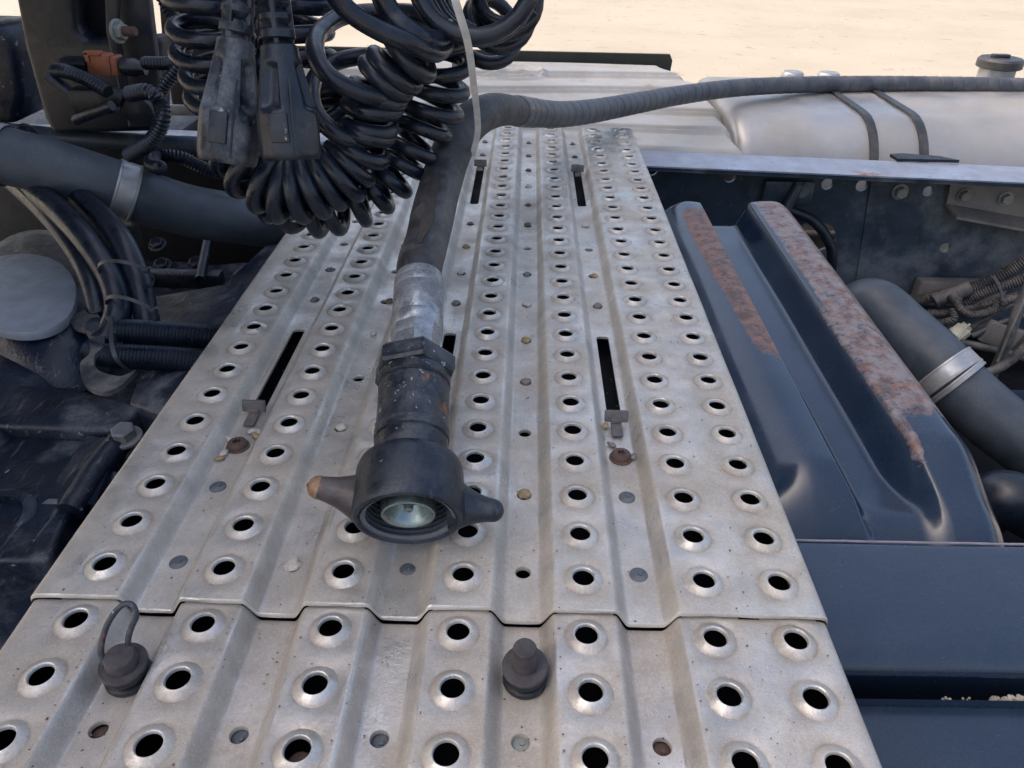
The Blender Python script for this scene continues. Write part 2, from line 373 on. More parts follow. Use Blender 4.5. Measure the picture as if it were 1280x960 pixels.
def deck(name, Y0, Y1, z0, rows, y_first, pitch, valley, m, label, group, CH=CH):
    """rows of raised holes from y_first; valley[k] = list of (kind, y..) features"""
    g = G(); g.wear = {}; g.dirt = {}; cols = [0, .09, .18, .27, .36, .45]
    ylo, yhi = y_first-pitch/2, y_first+(rows-.5)*pitch
    def ridge_flat(x0, x1):
        q = [(x0+(x1-x0)*k/10, 0) for k in range(11)]; strip(g, q, Y0, ylo, z0, 2); strip(g, q, yhi, Y1, z0, 2)
    hole_cols = [(c, RW) for c in cols]+[(.506, RW)]
    for cx, hx in hole_cols:
        ridge_flat(cx-hx, cx+hx)
        for k in range(rows):
            q = rnd.uniform(.85, 1.1)
            ring_cell(g, cx, y_first+k*pitch, hx, pitch/2, z0, [(r, dz*q) for r, dz in COLLAR])
    strip(g, [(.4705+.015*k/4, 0) for k in range(5)], Y0, Y1, z0, 10)
    for i in range(5):
        c = cols[i]+.045
        strip(g, slope_prof(cols[i]+RW, c-VW, CH), Y0, Y1, z0, 14)
        strip(g, slope_prof(cols[i+1]-RW, c+VW, CH)[::1], Y0, Y1, z0, 14)
        y = Y0; VP8 = [(c-VW+VW*k/4, -CH) for k in range(9)]
        for ft in sorted(valley.get(i, []), key=lambda f: f[1]):
            if ft[0] == 'hole':
                if ft[1]-.012 > y: strip(g, VP8, y, ft[1]-.012, z0, 1)
                ring_cell(g, c, ft[1], VW, .012, z0-CH, FLATH, 32); y = ft[1]+.012
            else:
                s0, s1 = ft[1], ft[2]
                strip(g, VP8, y, s0-.008, z0, 1)
                slot(g, c, s0-.008, s1+.008, z0-CH, s0, s1, .0072); y = s1+.008
        strip(g, VP8, y, Y1, z0, 1)
    # outer edges roll over and hang down
    er = [(.506+RW, 0), (.529, 0), (.5325, -.0012), (.5345, -.004), (.535, -.010), (.535, -.068)]
    el = [(-RW, 0), (-.037, 0), (-.0405, -.0012), (-.0425, -.004), (-.043, -.010), (-.043, -.068)]
    strip(g, er, Y0, Y1, z0, 12); strip(g, el, Y0, Y1, z0, 12)
    # cut ends show the sheet thickness
    full = list(reversed(el))
    for i in range(5):
        c = cols[i]+.045
        full += slope_prof(cols[i]+RW, c-VW, CH)+list(reversed(slope_prof(cols[i+1]-RW, c+VW, CH)))
    full += [(.45+RW, 0), (.506-RW, 0)]+er
    dn = []
    for (xa_, za_), (xb_, zb_) in zip(full, full[1:]):
        m__ = max(1, round(abs(xb_-xa_)/.0041)) if abs(za_-zb_) < 1e-9 else 1
        dn += [(xa_+(xb_-xa_)*k/m__, za_+(zb_-za_)*k/m__) for k in range(m__)]
    full = dn+[full[-1]]
    T = .0032
    for yy, s in ((Y0, 1), (Y1, -1)):
        n = len(full); vs = []
        for x, z in full:
            wv = .0008*mnoise.noise(V((x*60, yy*7, 0)))
            vs += [(x, yy, z0+z+.00003), (x, yy-s*.0010, z0+z-.0008), (x, yy-s*.0012+wv*s, z0+z-T), (x, yy+s*.003, z0+z-T)]
        fs = []
        for i in range(n-1):
            for j in range(3): q = (i*4+j, (i+1)*4+j, (i+1)*4+j+1, i*4+j+1); fs.append(q[::-1] if s > 0 else q)
        g.add(vs, fs)
    # gentle dents and waviness of used sheet
    for v in g.v:
        v.z += .0012*mnoise.noise(V((v.x*9, v.y*4, z0*50)))+.0004*mnoise.noise(V((v.x*40, v.y*25, 3)))
    o = g.out(name, m, ang=50)
    for nm, dct in (('wear', g.wear), ('dirt', g.dirt)):
        a_ = o.data.attributes.new(nm, 'FLOAT', 'POINT'); a_.data.foreach_set('value', [dct.get(i, 0.) for i in range(len(g.v))])
    bm = bmesh.new(); bm.from_mesh(o.data); bmesh.ops.remove_doubles(bm, verts=bm.verts, dist=.000001); bm.normal_update(); bmesh.ops.reverse_faces(bm, faces=[f for f in bm.faces if f.normal.z < -.02]); bm.normal_update()
    bm.to_mesh(o.data); bm.free(); o.data.set_sharp_from_angle(angle=math.radians(50))
    return tag(o, label, 'deck plate', group)
VP = .0895
vy = [.406+VP*.993*k for k in range(14)]
val = {0: [('hole', vy[0]), ('hole', vy[1]), ('slot', .606, .775)]+[('hole', vy[k]) for k in (5, 6, 7, 8)]+[('slot', 1.205, 1.43)]+[('hole', vy[k]) for k in (12, 13)],
       1: [('hole', vy[k]) for k in (0, 2, 3, 5, 6, 7, 8, 9, 10, 11, 12, 13)],
       2: [('hole', vy[0]), ('hole', vy[1]), ('slot', .606, .775)]+[('hole', vy[k]) for k in (5, 6, 7, 8)]+[('slot', 1.205, 1.43)]+[('hole', vy[k]) for k in (12, 13)],
       3: [('hole', vy[k]) for k in range(14)],
       4: [('hole', vy[0]), ('hole', vy[1]), ('slot', .606, .775)]+[('hole', vy[k]) for k in (5, 6, 7, 8)]+[('slot', 1.205, 1.43)]+[('hole', vy[k]) for k in (12, 13)]}
far = deck('deck_plate', .3605, 1.638, 0, 28, .3886, HP, val, M_DECK, 'long perforated grey metal walkway plate running away under the hose coupling', 'walkway plates')
vl = {0: [('hole', .271), ('hole', .18)], 1: [('hole', .271), ('hole', .18)], 2: [('hole', .271), ('hole', .18)], 3: [('hole', .271), ('hole', .18)], 4: [('hole', .271), ('hole', .18)]}
near = deck('deck_plate', .02, .3598, -.0058, 7, .3415-6*.0447+0, .0447, vl, M_DECK2, 'near perforated walkway plate carrying the two upright turn fasteners', 'walkway plates', .0158)

# studs seen in the groove holes
def stud(parent, x, y, z, r, m, seed):
    g = G(); g.lathe([(r*1.05, -.004), (r, 0), (r*.8, .0010), (r*.3, .0014), (0, .0015)], (x, y, z), (rnd.uniform(-.06, .06), rnd.uniform(-.06, .06), 1), 20)
    g.lathe([(r*.25, 0), (r*.22, .002), (0, .0022)], (x+r*.15, y-r*.1, z+.0008), (0, 0, 1), 10)
    return g.out('stud', m, parent, loc=(x, y, z))
for x, y in ((.045, vy[0]), (.045, vy[1]), (.225, vy[0]), (.405, vy[0]), (.405, vy[1]), (.045, vy[6])):
    stud(far, x, y, -CH+.0005 if x != .225 else -CH-.001, .0072, M_DISC, 0)
for i, x in enumerate((.045, .135, .225, .315, .405)):
    stud(near, x, .271+(.0015 if i == 3 else 0), -.0158-.012+(.002 if i == 3 else 0), .0072, (M_RUSTB, M_DISC, M_DISC, M_BOLTZ, M_RUSTB)[i], 0)
stud(near, .18, .3415-2*.0447-.002, -.016, .0075, M_RUSTB, 0)

# ------------------------------------------------------------------ pebbles wedged in the grooves
def pebble(x, y, z, s, m, label, group='pebbles wedged in the groove holes', sx=1.0, parent=None, name='pebble'):
    bm = bmesh.new(); bmesh.ops.create_icosphere(bm, subdivisions=2, radius=1)
    sd_ = rnd.uniform(0, 100)
    for v in bm.verts:
        k = 1+.38*mnoise.noise(v.co*1.4+V((sd_, 0, 0)))
        v.co = V((v.co.x*s*k*sx, v.co.y*s*k*.85, v.co.z*s*k*.6))
    bmesh.ops.rotate(bm, cent=(0, 0, 0), matrix=Matrix.Rotation(rnd.uniform(0, 6), 3, 'Z'), verts=bm.verts)
    me = bpy.data.meshes.new(name); bm.to_mesh(me); bm.free(); me.materials.append(m)
    me.polygons.foreach_set('use_smooth', [True]*len(me.polygons)); me.set_sharp_from_angle(angle=math.radians(28))
    o = bpy.data.objects.new(name, me); COL.objects.link(o); o.location = (x, y, z)
    return tag(o, label, 'pebble', group)
P, T, Gy, B = M_STONES
zv = -CH+.0005
pebs = [(.135, vy[0], .0078, P, 'flat white pebble in the groove left of the wing nut, nearest the seam'),
 (.135, vy[2], .0066, P, 'pale chipped pebble beside the black coupling, left of its barrel'),
 (.134, .768, .0052, P, 'thin pale flake of stone just left of the zinc ferrule'),
 (.1405, vy[5], .0062, B, 'dark brown splinter lying left of the ferrule top'),
 (.045, vy[5], .0055, Gy, 'grey pebble just beyond the left long slot'),
 (.045+.012, .5725, .0042, P, 'small white chip beyond the left rusty screw'),
 (.315, vy[1], .0070, T, 'yellow pebble in the middle groove right of the wing nut'),
 (.315, vy[3], .0064, Gy, 'crumbled grey stone in the middle groove level with the hexagon nut'),
 (.315, vy[4], .0068, T, 'largest tan pebble in the middle groove beside the ferrule foot'),
 (.315, vy[5], .0062, P, 'bright white pebble in the middle groove beside the ferrule'),
 (.315, vy[6], .0058, Gy, 'rounded grey pebble in the middle groove just before the open hole'),
 (.315, vy[8], .0064, B, 'brown hollowed pebble in the middle groove just past the open hole'),
 (.315, vy[9], .0044, B, 'thin dark splinter in the middle groove past the brown pebble'),
 (.315, vy[10], .0062, P, 'white shiny pebble in the middle groove level with the far slots'),
 (.315, vy[11], .0062, B, 'reddish brown pebble in the middle groove near the far end'),
 (.315, vy[12], .0060, Gy, 'dark pointed pebble in the middle groove, second from the far end'),
 (.315, vy[13], .0050, Gy, 'farthest small pebble in the middle groove'),
 (.225, vy[5], .0060, Gy, 'grey pebble right of the hose and just beyond the hidden slot'),
 (.225, vy[6], .0060, P, 'split pale pebble right of the hose foot'),
 (.225, vy[7], .0062, T, 'orange tan pebble right of the worn hose'),
 (.225, vy[8], .0050, B, 'small brown chip right of the hose before the far slot'),
 (.225, vy[12], .0058, Gy, 'dark pebble beyond the far clip next to the white tie'),
 (.225, vy[13], .0056, Gy, 'last grey pebble in the groove next to the white tie'),
 (.405, vy[5], .0066, Gy, 'pointed grey pebble beyond the right long slot'),
 (.405+.002, vy[6], .0058, T, 'cluster of tiny tan grit right of the middle ridge'),
 (.405, vy[8], .0068, P, 'flat pale pebble in the right groove before the far slot'),
 (.405, vy[12], .0058, B, 'dark brown pebble beyond the right far clip'),
 (.405, vy[13], .0052, Gy, 'last grey pebble in the right groove at the far end')]
for x, y, s, m, lab in pebs: pebble(x, y, zv+.0005, s*.92, m, lab)
chips = [(.0335, .560, P, 'white elongated chip left of the left rusty screw'), (.036, .538, P, 'pale chip at the near side of the left rusty screw'),
         (.0345, .531, T, 'small tan chip below the left rusty screw'), (.052, .573, P, 'white chip touching the left clip foot'),
         (.4165, .549, Gy, 'blue grey chip right of the right rusty screw'), (.398, .566, Gy, 'flat grey stone in front of the right clip'),
         (.394, .596, T, 'orange chip left of the right clip'), (.057, .566, T, 'tan chip right of the left rusty screw')]
for x, y, m, lab in chips: pebble(x, y, zv+.002, .0036, m, lab, 'chips of stone around the rusty screws', 1.4)
# grit: dark specks lying on the deck
g = G()
for i in range(520):
    c = rnd.choice([0, .09, .18, .27, .36, .45, .478, .506, .045, .135, .225, .315, .405]); isv = abs((c-.045) % .09) < 1e-6 and c < .44
    x = c+rnd.gauss(0, .006); y = .36+1.2*rnd.random()**1.5 if rnd.random() < .75 else rnd.uniform(.24, .35)
    s = rnd.uniform(.0004, .0011); z = (-CH if isv else 0)+(0 if y > .36 else (-.0078 if isv else -.0058))
    if not isv and min(abs(c-q) for q in (.478,)) > .01: x = c+rnd.choice((-1, 1))*.019
    g.add([(x+s*rnd.uniform(.5, 1.3)*math.cos(k*1.57+i), y+s*rnd.uniform(.5, 1.3)*math.sin(k*1.57+i), z+.0009) for k in range(4)]+[(x, y, z+.0009+s*.7)], [(k, (k+1) % 4, 4) for k in range(4)])
tag(g.out('grit', M_STONES[3], smooth=False), 'dark grit and sand specks lying on the walkway plates', 'grit', kind='stuff')

# ------------------------------------------------------------------ clips and rusty screws on the plate
def clip(x, y, flip, label):
    e = empty('slot_clip', (x, y, -CH), label, 'clip', 'steel clips in the walkway slots')
    s = -1 if not flip else 1
    g = G(); z0 = -CH+.0015
    g.box((x, y-.002, z0+.0085), (.0235, .0040, .0125), .0014, Matrix.Rotation(-.25, 3, 'X'))
    g.out('clip_head', M_CLIP, e)
    g = G(); g.box((x, y-.014, z0+.0012), (.0105, .022, .0026), .0008); g.box((x, y-.005, z0+.004), (.0105, .004, .006), .0008); g.out('clip_foot', M_CLIP, e)
def screw(x, y, label):
    e = empty('torx_screw', (x, y, -CH), label, 'screw', 'rusty screws holding the walkway')
    g = G(); g.lathe([(.0108, 0), (.0108, .0012), (.0095, .0018)], (x, y, -CH), (0, 0, 1), 28); g.out('washer', M_RUSTB, e)
    g = G(); st = 6; n = 36; prof = [(.0090, .0015), (.0092, .004), (.0084, .0058), (.0070, .0068), (.0052, .0070)]
    g.lathe(prof[:-1], (x, y, -CH), (0, 0, 1), n); g.f.pop(); g.f.pop()
    vs = []; fs = []
    for rr, z in ((.0070, .0068), ('t', .0070), ('t', .0038)):
        for k in range(n):
            a = 2*PI*k/n; r = rr if rr != 't' else .0036+.0008*math.cos(6*a)
            vs.append((x+r*math.cos(a), y+r*math.sin(a), -CH+z))
    for i in range(2):
        for k in range(n): k2 = (k+1) % n; fs.append((i*n+k, i*n+k2, (i+1)*n+k2, (i+1)*n+k))
    fs.append(tuple(range(2*n, 3*n))); g.add(vs, fs)
    g.out('screw_head', M_RUSTB, e)
clip(.045, .606, False, 'rusty T shaped clip at the near end of the left long slot')
clip(.405, .604, False, 'dark T shaped clip at the near end of the right long slot')
clip(.225, 1.395, True, 'far T shaped clip in the groove right of the hose')
clip(.405, 1.375, True, 'far T shaped clip in the right hand groove')
clip(.225, .606, False, 'T shaped clip hidden behind the black coupling barrel')
screw(.0445, .551, 'rusty round screw below the left clip, ringed by stone chips')
screw(.405, .549, 'rusty brown round screw below the right clip')

# ------------------------------------------------------------------ turn fasteners on the near plate
def fastener(x, y, ring, label):
    z0 = -.0158-.0058
    e = empty('turn_fastener', (x, y, z0), label, 'fastener', 'upright turn fasteners of the near plate')
    tl = (.05, -.12, 1) if ring else (-.03, -.10, 1)
    ax = V(tl).normalized(); o = V((x, y, z0))
    g = G(); g.lathe([(.013, -.002), (.0145, .001), (.0155, .004), (.0150, .007), (.0125, .0078), (.0130, .0125), (.0150, .0132), (.0152, .0155), (.0145, .017)], o, ax, 36); g.out('rubber_seat', M_BLACK, e)
    g = G(); g.lathe([(.0150, .0172), (.0155, .0178), (.0155, .0196), (.0148, .0204), (.008, .0206), (0, .0206)], o, ax, 36); g.out('washer', M_PIN, e)
    if not ring:
        g = G(); g.lathe([(.0084, .0205), (.0081, .024), (.0079, .040), (.0073, .0412), (0, .0414)], o, ax, 28); g.out('stud', M_PIN, e)
    else:
        g = G(); c = o+ax*.0205
        g.lathe([(.0105, 0), (.0100, .0075), (.0090, .0090), (.0050, .0096), (0, .0098)], c, ax, 28); g.out('boss', M_PIN, e)
        pr = [(152, 826), (131, 830), (126, 812), (132, 786), (144, 765), (156, 755), (166, 757), (170, 770), (164, 785), (160, 800), (161, 812)]
        zz = [.012, .018, .026, .036, .044, .049, .048, .042, .034, .027, .020]
        ps = cr([at(px, py, z=z0+.006+q) for (px, py), q in zip(pr[1:], zz[1:])], 8)
        g = G(); g.tube(ps, .0020, 12); g.out('pull_ring', M_COUP, e)
pt = at(152, 830, z=-.006); fastener(pt.x+.002, pt.y, True, 'black turn fastener with a wire pull ring standing up, left of near plate')
pt = at(657, 838, z=-.010); fastener(pt.x, pt.y, False, 'turn fastener with bare rusty stud in the middle groove')

# ------------------------------------------------------------------ hydraulic hose with screw coupling
A = at(510, 651, z=.040); Bp = at(524, 352, z=.118)
AX = (Bp-A).normalized(); LT = (Bp-A).length
hz = empty('hydraulic_hose', A, 'thick black hydraulic hose with winged screw coupling lying on the walkway', 'hose')
def fr(h): return A+AX*h
side = (V((1, 0, 0))-AX*AX.x).normalized(); top = AX.cross(side)
if top.z < 0: top = -top
sfac = LT/.27
# where each joint sits along the axis, found from its pixel row
def h_at(py):
    best = 0; bd = 1e9
    for i in range(0, 400):
        q = fr(LT*i/330.)-CAM; yy = 480-FPX*q.dot(UP)/q.dot(fw)
        if abs(yy-py) < bd: bd = abs(yy-py); best = LT*i/330.
    return best
h_nb = h_at(578); h_c1 = h_at(553); h_c2 = h_at(474); h_h1 = h_at(452); h_n1 = h_at(428); h_f0 = h_at(415); h_f1 = h_at(350)
RN = .0420
g = G()   # wing nut shell
g.lathe([(.0352, .030), (.0352, .002), (.0375, .0), (.0400, .0008), (RN, .004), (RN, .020), (.0418, h_nb*.55), (.0410, h_nb*.80), (.0392, h_nb*.91), (.0350, h_nb*.985), (.0295, h_nb*1.01), (.024, h_nb*1.01)], A, AX, 72)
g.f = g.f[:-2]
nut = g.out('wing_nut', M_NUT, hz, ang=35)
g = G()
g.lathe([q for k in range(6) for q in ((.0351, .0012+k*.0042), (.0351, .0022+k*.0042), (.0318, .0034+k*.0042), (.0318, .0046+k*.0042))], A, AX, 60); g.f = g.f[:-2]
g.lathe([(.0346, .0285), (.020, .0290)], A, AX, 60)
g.out('thread', M_THREAD, nut, ang=20)
g = G()
g.lathe([(.0, .0085), (.0032, .0088), (.0036, .0105), (.0037, .0180), (.0100, .0180), (.0125, .0150), (.0150, .0085), (.0166, .0050), (.0184, .0040), (.0200, .0045), (.0208, .0070), (.0206, .028)], A, AX, 56)
g.out('valve_poppet', M_VALVE, nut)
def lug(tip, root, rr, m, up):
    t = tip; q = root; mid = q.lerp(t, .45)
    base = q-(t-q)*.16
    pts = resamp(cr([base, q, mid, t-(t-mid)*.15, t], 10), .0012)
    g = G(); n = len(pts)
    def rad(i, m_):
        u = i/(m_-1)
        return rr*(2.3-2.1*ss(0, .55, u)+.0)*(1-.12*u)+(.0) if u < .9 else rr*.62*(1-(u-.9)/.1*.45)
    def rad2(i, m_):
        u = i/(m_-1)
        r = rr*(1.0+1.5*max(0, 1-u*1.02)**2.2)
        if u > .80: r *= math.sqrt(max(.03, 1-((u-.80)/.20)**2*.97))
        return r
    g.tube(pts, rad2, 18); lg = g.out('lug', m, nut, ang=60)
    if up:
        k = int(n*.80); g = G(); g.tube(pts[k:]+[pts[-1]+(pts[-1]-pts[-2])*.5], lambda i, m_: rad2(min(n-1, i+k), n)*1.035+.0003*mnoise.noise(V((i*.8, 3, 0))), 18); g.out('worn_tip', M_TIP, hz)
    return lg
hl = h_nb*.42
lug(at(384, 606, Y=(fr(hl)).y-.004), fr(hl)-side*(RN-.002)+top*.002, .0085, M_LUG, 1)
lug(at(630, 640, Y=(fr(hl*.8)).y+.0), fr(hl*.8)+side*(RN-.003)-top*.012, .0085, M_NUT, 0)
g = G(); g.lathe([(.0245, h_nb*.9), (.0292, h_nb*.95), (.0294, h_c1-.002), (.0284, h_c1-.001), (.0284, h_c1), (.0300, h_c1+.001), (.0302, h_c1+.008), (.0294, h_c1+.009), (.0292, (h_c1+h_c2)/2), (.0298, h_c2-.012), (.0290, h_c2-.011), (.0290, h_c2-.009), (.0304, h_c2-.008), (.0304, h_c2)], A, AX, 56)
g.out('coupling_barrel', M_COUP, hz)
g = G(); g.lathe([(.0300, h_c2), (.0340, h_c2+.001), (.0358, h_c2+.004), (.0358, h_h1-.003), (.0320, h_h1+.002)], fr(0), AX, 6, ref=top+side*.3); g.out('hex_nut', M_COUP, hz, ang=20)
g = G(); g.lathe([(.0245, h_h1), (.0247, h_h1+.004), (.0212, h_h1+.006), (.0212, h_n1), (.0228, h_n1+.003), (.0236, h_f0-.002), (.0210, h_f0)], A, AX, 8, ref=top); g.out('adapter', M_FERR, hz, ang=25)
g = G(); g.lathe([(.0200, h_f0-.003), (.0226, h_f0), (.0236, h_f0+.004), (.0236, h_f0+.010), (.0226, h_f0+.012), (.0232, h_f0+.014), (.0232, h_f1-.020), (.0226, h_f1-.019), (.0232, h_f1-.018), (.0232, h_f1-.010), (.0226, h_f1-.009), (.0232, h_f1-.008), (.0232, h_f1-.003), (.0222, h_f1+.001)], A, AX, 48); g.out('ferrule', M_FERR, hz)
hp = [fr(h_f1-.01), fr(h_f1+.02), at(534, 300, Y=fr(h_f1).y+.080), at(546, 248, Y=.86), at(560, 202, Y=.93), at(575, 168, Y=.975), at(595, 147, Y=1.02), at(618, 138, Y=1.08), at(640, 138, Y=1.15), at(665, 141, Y=1.26), at(700, 143, Y=1.38), at(740, 139, Y=1.52), at(790, 130, Y=1.70), at(850, 119, Y=1.92), at(920, 110, Y=2.12), at(1000, 106, Y=2.26), at(1100, 105, Y=2.33), at(1200, 106, Y=2.36), at(1300, 108, Y=2.38), at(1420, 110, Y=2.4)]
hs = resamp(cr(hp, 16), .004)
cut = next(i for i, q in enumerate(hs) if q.y > 1.17)
def hrad(q): return (.0218+.0034*ss(.68, .86, q.y))*(1+.025*mnoise.noise(q*22))*(1.0-.18*ss(.95, 1.2, q.y))
g = G(); g.tube(hs, lambda i, m_: hrad(hs[i]), 32); hose = g.out('rubber_hose', M_HOSE, hz)
wear = [q for q in hs if .665 < q.y < .87]
g = G()
for i, q in enumerate(wear):
    t = (wear[min(i+1, len(wear)-1)]-wear[max(i-1, 0)]).normalized(); s_ = t.cross(V((0, 0, 1))).normalized(); u_ = s_.cross(t)
    if u_.z < 0: u_ = -u_
    wd = .0062+.0025*mnoise.noise(q*60); ed = math.sin(PI*i/(len(wear)-1))**.4
    for k in range(5):
        a = (k-2)/2*wd*ed; r = hrad(q)+.0007+.0006*mnoise.noise(V((i*.9, k*3, 0)))
        g.v.append(q+s_*(a+.001)+u_*math.sqrt(max(0, r*r-a*a)))
    if i:
        for k in range(4): b = (i-1)*5+k; g.f.append((b, b+1, b+6, b+5))
g.out('worn_patch', M_HOSEWEAR, hose)
wr = hs[cut:]; g = G()          # spiral wrap: overlapping turns with stepped edges
TP = 9
g.tube(wr, lambda i, m_: (.0226 if i < 30 else .0220)+.0009*((i % TP)/TP)-(.0013 if i % TP == 0 else 0), 26); g.out('spiral_wrap', M_WRAP, hz, ang=25)

# ------------------------------------------------------------------ coiled hoses and cables
def helix(axis, R, turns, ph=0., r=.0095, wob=.11, seed=0, lead=None, tail=None, sq=1.):
    ax = cr(axis, 16); L = [0.]
    for i in range(1, len(ax)): L.append(L[-1]+(ax[i]-ax[i-1]).length)
    m_ = int(turns*26); pts = []
    t = (ax[1]-ax[0]).normalized(); a = V((0, 0, 1)) if abs(t.z) < .8 else V((0, -1, 0))
    j = 0; n = len(ax)
    fa = []
    for i in range(n):
        t = (ax[min(i+1, n-1)]-ax[max(i-1, 0)]).normalized(); a = (a-t*a.dot(t)).normalized(); fa.append((t, a.copy(), t.cross(a)))
    for k in range(m_+1):
        s = L[-1]*k/m_
        while j < n-2 and L[j+1] < s: j += 1
        u = (s-L[j])/max(1e-9, L[j+1]-L[j]); c = ax[j].lerp(ax[j+1], u); t, a, b = fa[j]; t2, a2, b2 = fa[j+1]
        a = a.lerp(a2, u).normalized(); b = b.lerp(b2, u).normalized()
        q = 2*PI*turns*k/m_+ph; rr = (R(k/m_) if callable(R) else R)*(1+wob*mnoise.noise(V((k/26*.9, seed*7.3, 0))))
        pts.append(c+(a*math.cos(q)*sq+b*math.sin(q))*rr+t*.007*mnoise.noise(V((k/26*.8, 5, seed))))
    if lead: pts = cr([V(x) for x in lead]+[pts[0]], 8)[:-1]+pts
    if tail: pts = pts+cr([pts[-1]]+[V(x) for x in tail], 8)[1:]
    g = G(); g.tube(pts, r, 14); return g
def ax(l): return [at(a, b, Y=c) for a, b, c in l]
GRP = 'coiled black service hoses hanging behind the cab'
coils = [
 ([(522, 62, .84), (492, 88, .84), (470, 118, .84), (462, 150, .84), (452, 188, .835), (426, 216, .825), (392, 232, .815), (358, 236, .81), (328, 222, .81), (308, 196, .82), (300, 160, .84)], lambda u: .0250+.0065*ss(.35, .65, u), 18.5, .3, .0085, 'long black spiral cable hanging lowest, its near strand', 'cable coil'),
 ([(548, 40, .93), (548, 92, .93), (538, 135, .925), (522, 172, .915), (500, 208, .90), (472, 236, .885), (430, 252, .87), (385, 254, .865), (345, 240, .87)], lambda u: .029+.004*math.sin(u*9), 13.5, 2.2, .0082, 'black spiral cable with open loops just left of the thick hose', 'cable coil'),
 ([(590, -42, .84), (596, -28, .90), (604, -22, .97), (612, -16, 1.03)], lambda u: .062-.010*u, 7.2, .6, .0088, 'black spiral hose bunched at the top crossing the white tie', 'hose coil'),
 ([(634, -14, .95), (634, 4, 1.0), (622, 28, 1.05), (606, 52, 1.08)], .036, 3.3, 2.2, .0088, 'black spiral hose with open loops at the far right of the bunch', 'hose coil'),
 ([(262, -60, .90), (262, 10, .90), (268, 62, .91), (285, 118, .93)], .040, 6.2, .9, .0090, 'black spiral hose half hidden left of the plugs', 'hose coil'),
 ([(380, -60, .97), (372, 0, .97), (372, 60, .96), (384, 120, .94), (400, 170, .93)], .036, 6, 2.0, .0098, 'black spiral cable behind the plugs and wide loops', 'cable coil'),
]
for i, (a, R, tn, ph, r, lab, cat) in enumerate(coils):
    o = helix(ax(a), R, tn, ph, r, seed=i+1).out('coiled_hose', M_RUBBER); tag(o, lab, cat, GRP)
wl = [(400, -40, .76), (430, 8, .77), (470, 36, .775), (515, 55, .785), (545, 66, .82), (556, 50, .88), (530, 20, .93), (480, 15, .95), (430, 20, .93), (400, 40, .87), (394, 65, .82), (408, 92, .80), (440, 112, .80), (478, 122, .82), (505, 112, .87), (505, 85, .92), (470, 70, .95), (425, 76, .94), (398, 92, .90), (389, 118, .85), (398, 146, .82), (425, 170, .81), (455, 178, .83), (470, 160, .89), (440, 130, .94), (400, 125, .95), (380, 145, .90), (384, 178, .85), (405, 206, .83), (440, 214, .86)]
g = G(); g.tube(cr([at(*q[:2], Y=q[2]) for q in wl], 12), .0096, 16); tag(g.out('wide_loop_hose', M_RUBBER), 'thick black hose sweeping in wide loops right of the plugs', 'hose', GRP)
g = G(); g.tube(cr([at(*q[:2], Y=q[2]) for q in [(475, -50, .80), (476, -10, .80), (490, 18, .80), (508, 36, .795), (528, 48, .80), (548, 50, .84), (560, 36, .9)]], 12), .0108, 16); tag(g.out('service_hose', M_RUBBER), 'short thick black hose curving down at the top, left of the white tie', 'hose', GRP)
# ------------------------------------------------------------------ trailer plugs
def plug(p0, p1, r1, yaw, label, bm_=M_BOOT):
    """rubber booted plug hanging from p0 (top) to p1 (mouth)"""
    d = (p1-p0); L = d.length; d.normalize(); sx = (V((1, 0, 0))-d*d.x).normalized(); fr_ = d.cross(sx)
    if fr_.y > 0: fr_ = -fr_
    e = empty('trailer_plug', p1, label, 'plug', 'rubber booted trailer plugs')
    n = 48; g = G(); vs = []; fs = []
    prof = [(0, .50), (.10, .52), (.22, .55), (.245, .57), (.25, .50), (.265, .50), (.27, .60), (.33, .63), (.45, .74), (.58, .87), (.70, 1.0), (.80, 1.02), (.95, 1.0), (.985, .97), (1, .90), (.995, .80), (.94, .78)]
    prof = [((h*1.52 if h <= .27 else .41+(h-.27)*.59/.73), r_) for h, r_ in prof]; P2 = []
    for i in range(len(prof)-1):
        k = 7 if prof[i+1][0]-prof[i][0] > .05 else 1
        for j in range(k): u = j/k; P2.append((prof[i][0]*(1-u)+prof[i+1][0]*u, prof[i][1]*(1-u)+prof[i+1][1]*u))
    P2.append(prof[-1])
    for h, rr in P2:
        for k in range(n):
            a = 2*PI*k/n+yaw; R = r1*rr
            if .49 < h < .745:          # finger recesses around the boot
                c = math.cos(4*(a+.35)); e_ = math.sin(PI*(h-.49)/.255)
                R -= r1*.24*ss(.15, .60, c)*ss(0, .45, e_)
            if h >= .745: R += r1*.045*ss(.80, .95, math.cos(4*(a+.35)))
            if .16 < h < .385: R -= r1*.06*(2.6 if (h*40) % 3.0 < 1.2 and abs(math.sin(2*a)) > .4 else 0)
            vs.append(p0+d*(h*L)+(sx*math.sin(a-yaw+0)*1.0+fr_*math.cos(a-yaw))*R)
    m_ = len(P2)
    for i in range(m_-1):
        for k in range(n): k2 = (k+1) % n; fs.append((i*n+k, i*n+k2, (i+1)*n+k2, (i+1)*n+k))
    g.add(vs, fs); fs_cap = [tuple(range(n))[::-1], tuple(range((m_-1)*n, m_*n))]; g.f += fs_cap
    g.out('boot', bm_, e, ang=38)
    g = G()
    g.box(p0+d*L*.835+fr_*(r1*1.01), (r1*.62, .004, L*.15), .0012, Matrix((sx, -fr_, -d)).transposed()); g.out('latch_tab', M_BOOT, e)
    g = G(); g.tube([p0+d*(L*q)+sx*(r1*(.62 if q < .6 else .45))+fr_*(r1*(.60+.35*ss(.3, .8, q))) for q in (.60, .68, .75, .80, .88, .97)], .0008, 6); g.out('seam', M_BOOT, e)
    cp = cr([p0+d*.01, p0-d*.05, p0-d*.12+V((0, .02, 0)), p0-d*.2+V((.01, .05, .02))], 6)
    g = G(); g.tube(cp, r1*.46, 16); g.out('cable', M_RUBBER, e)
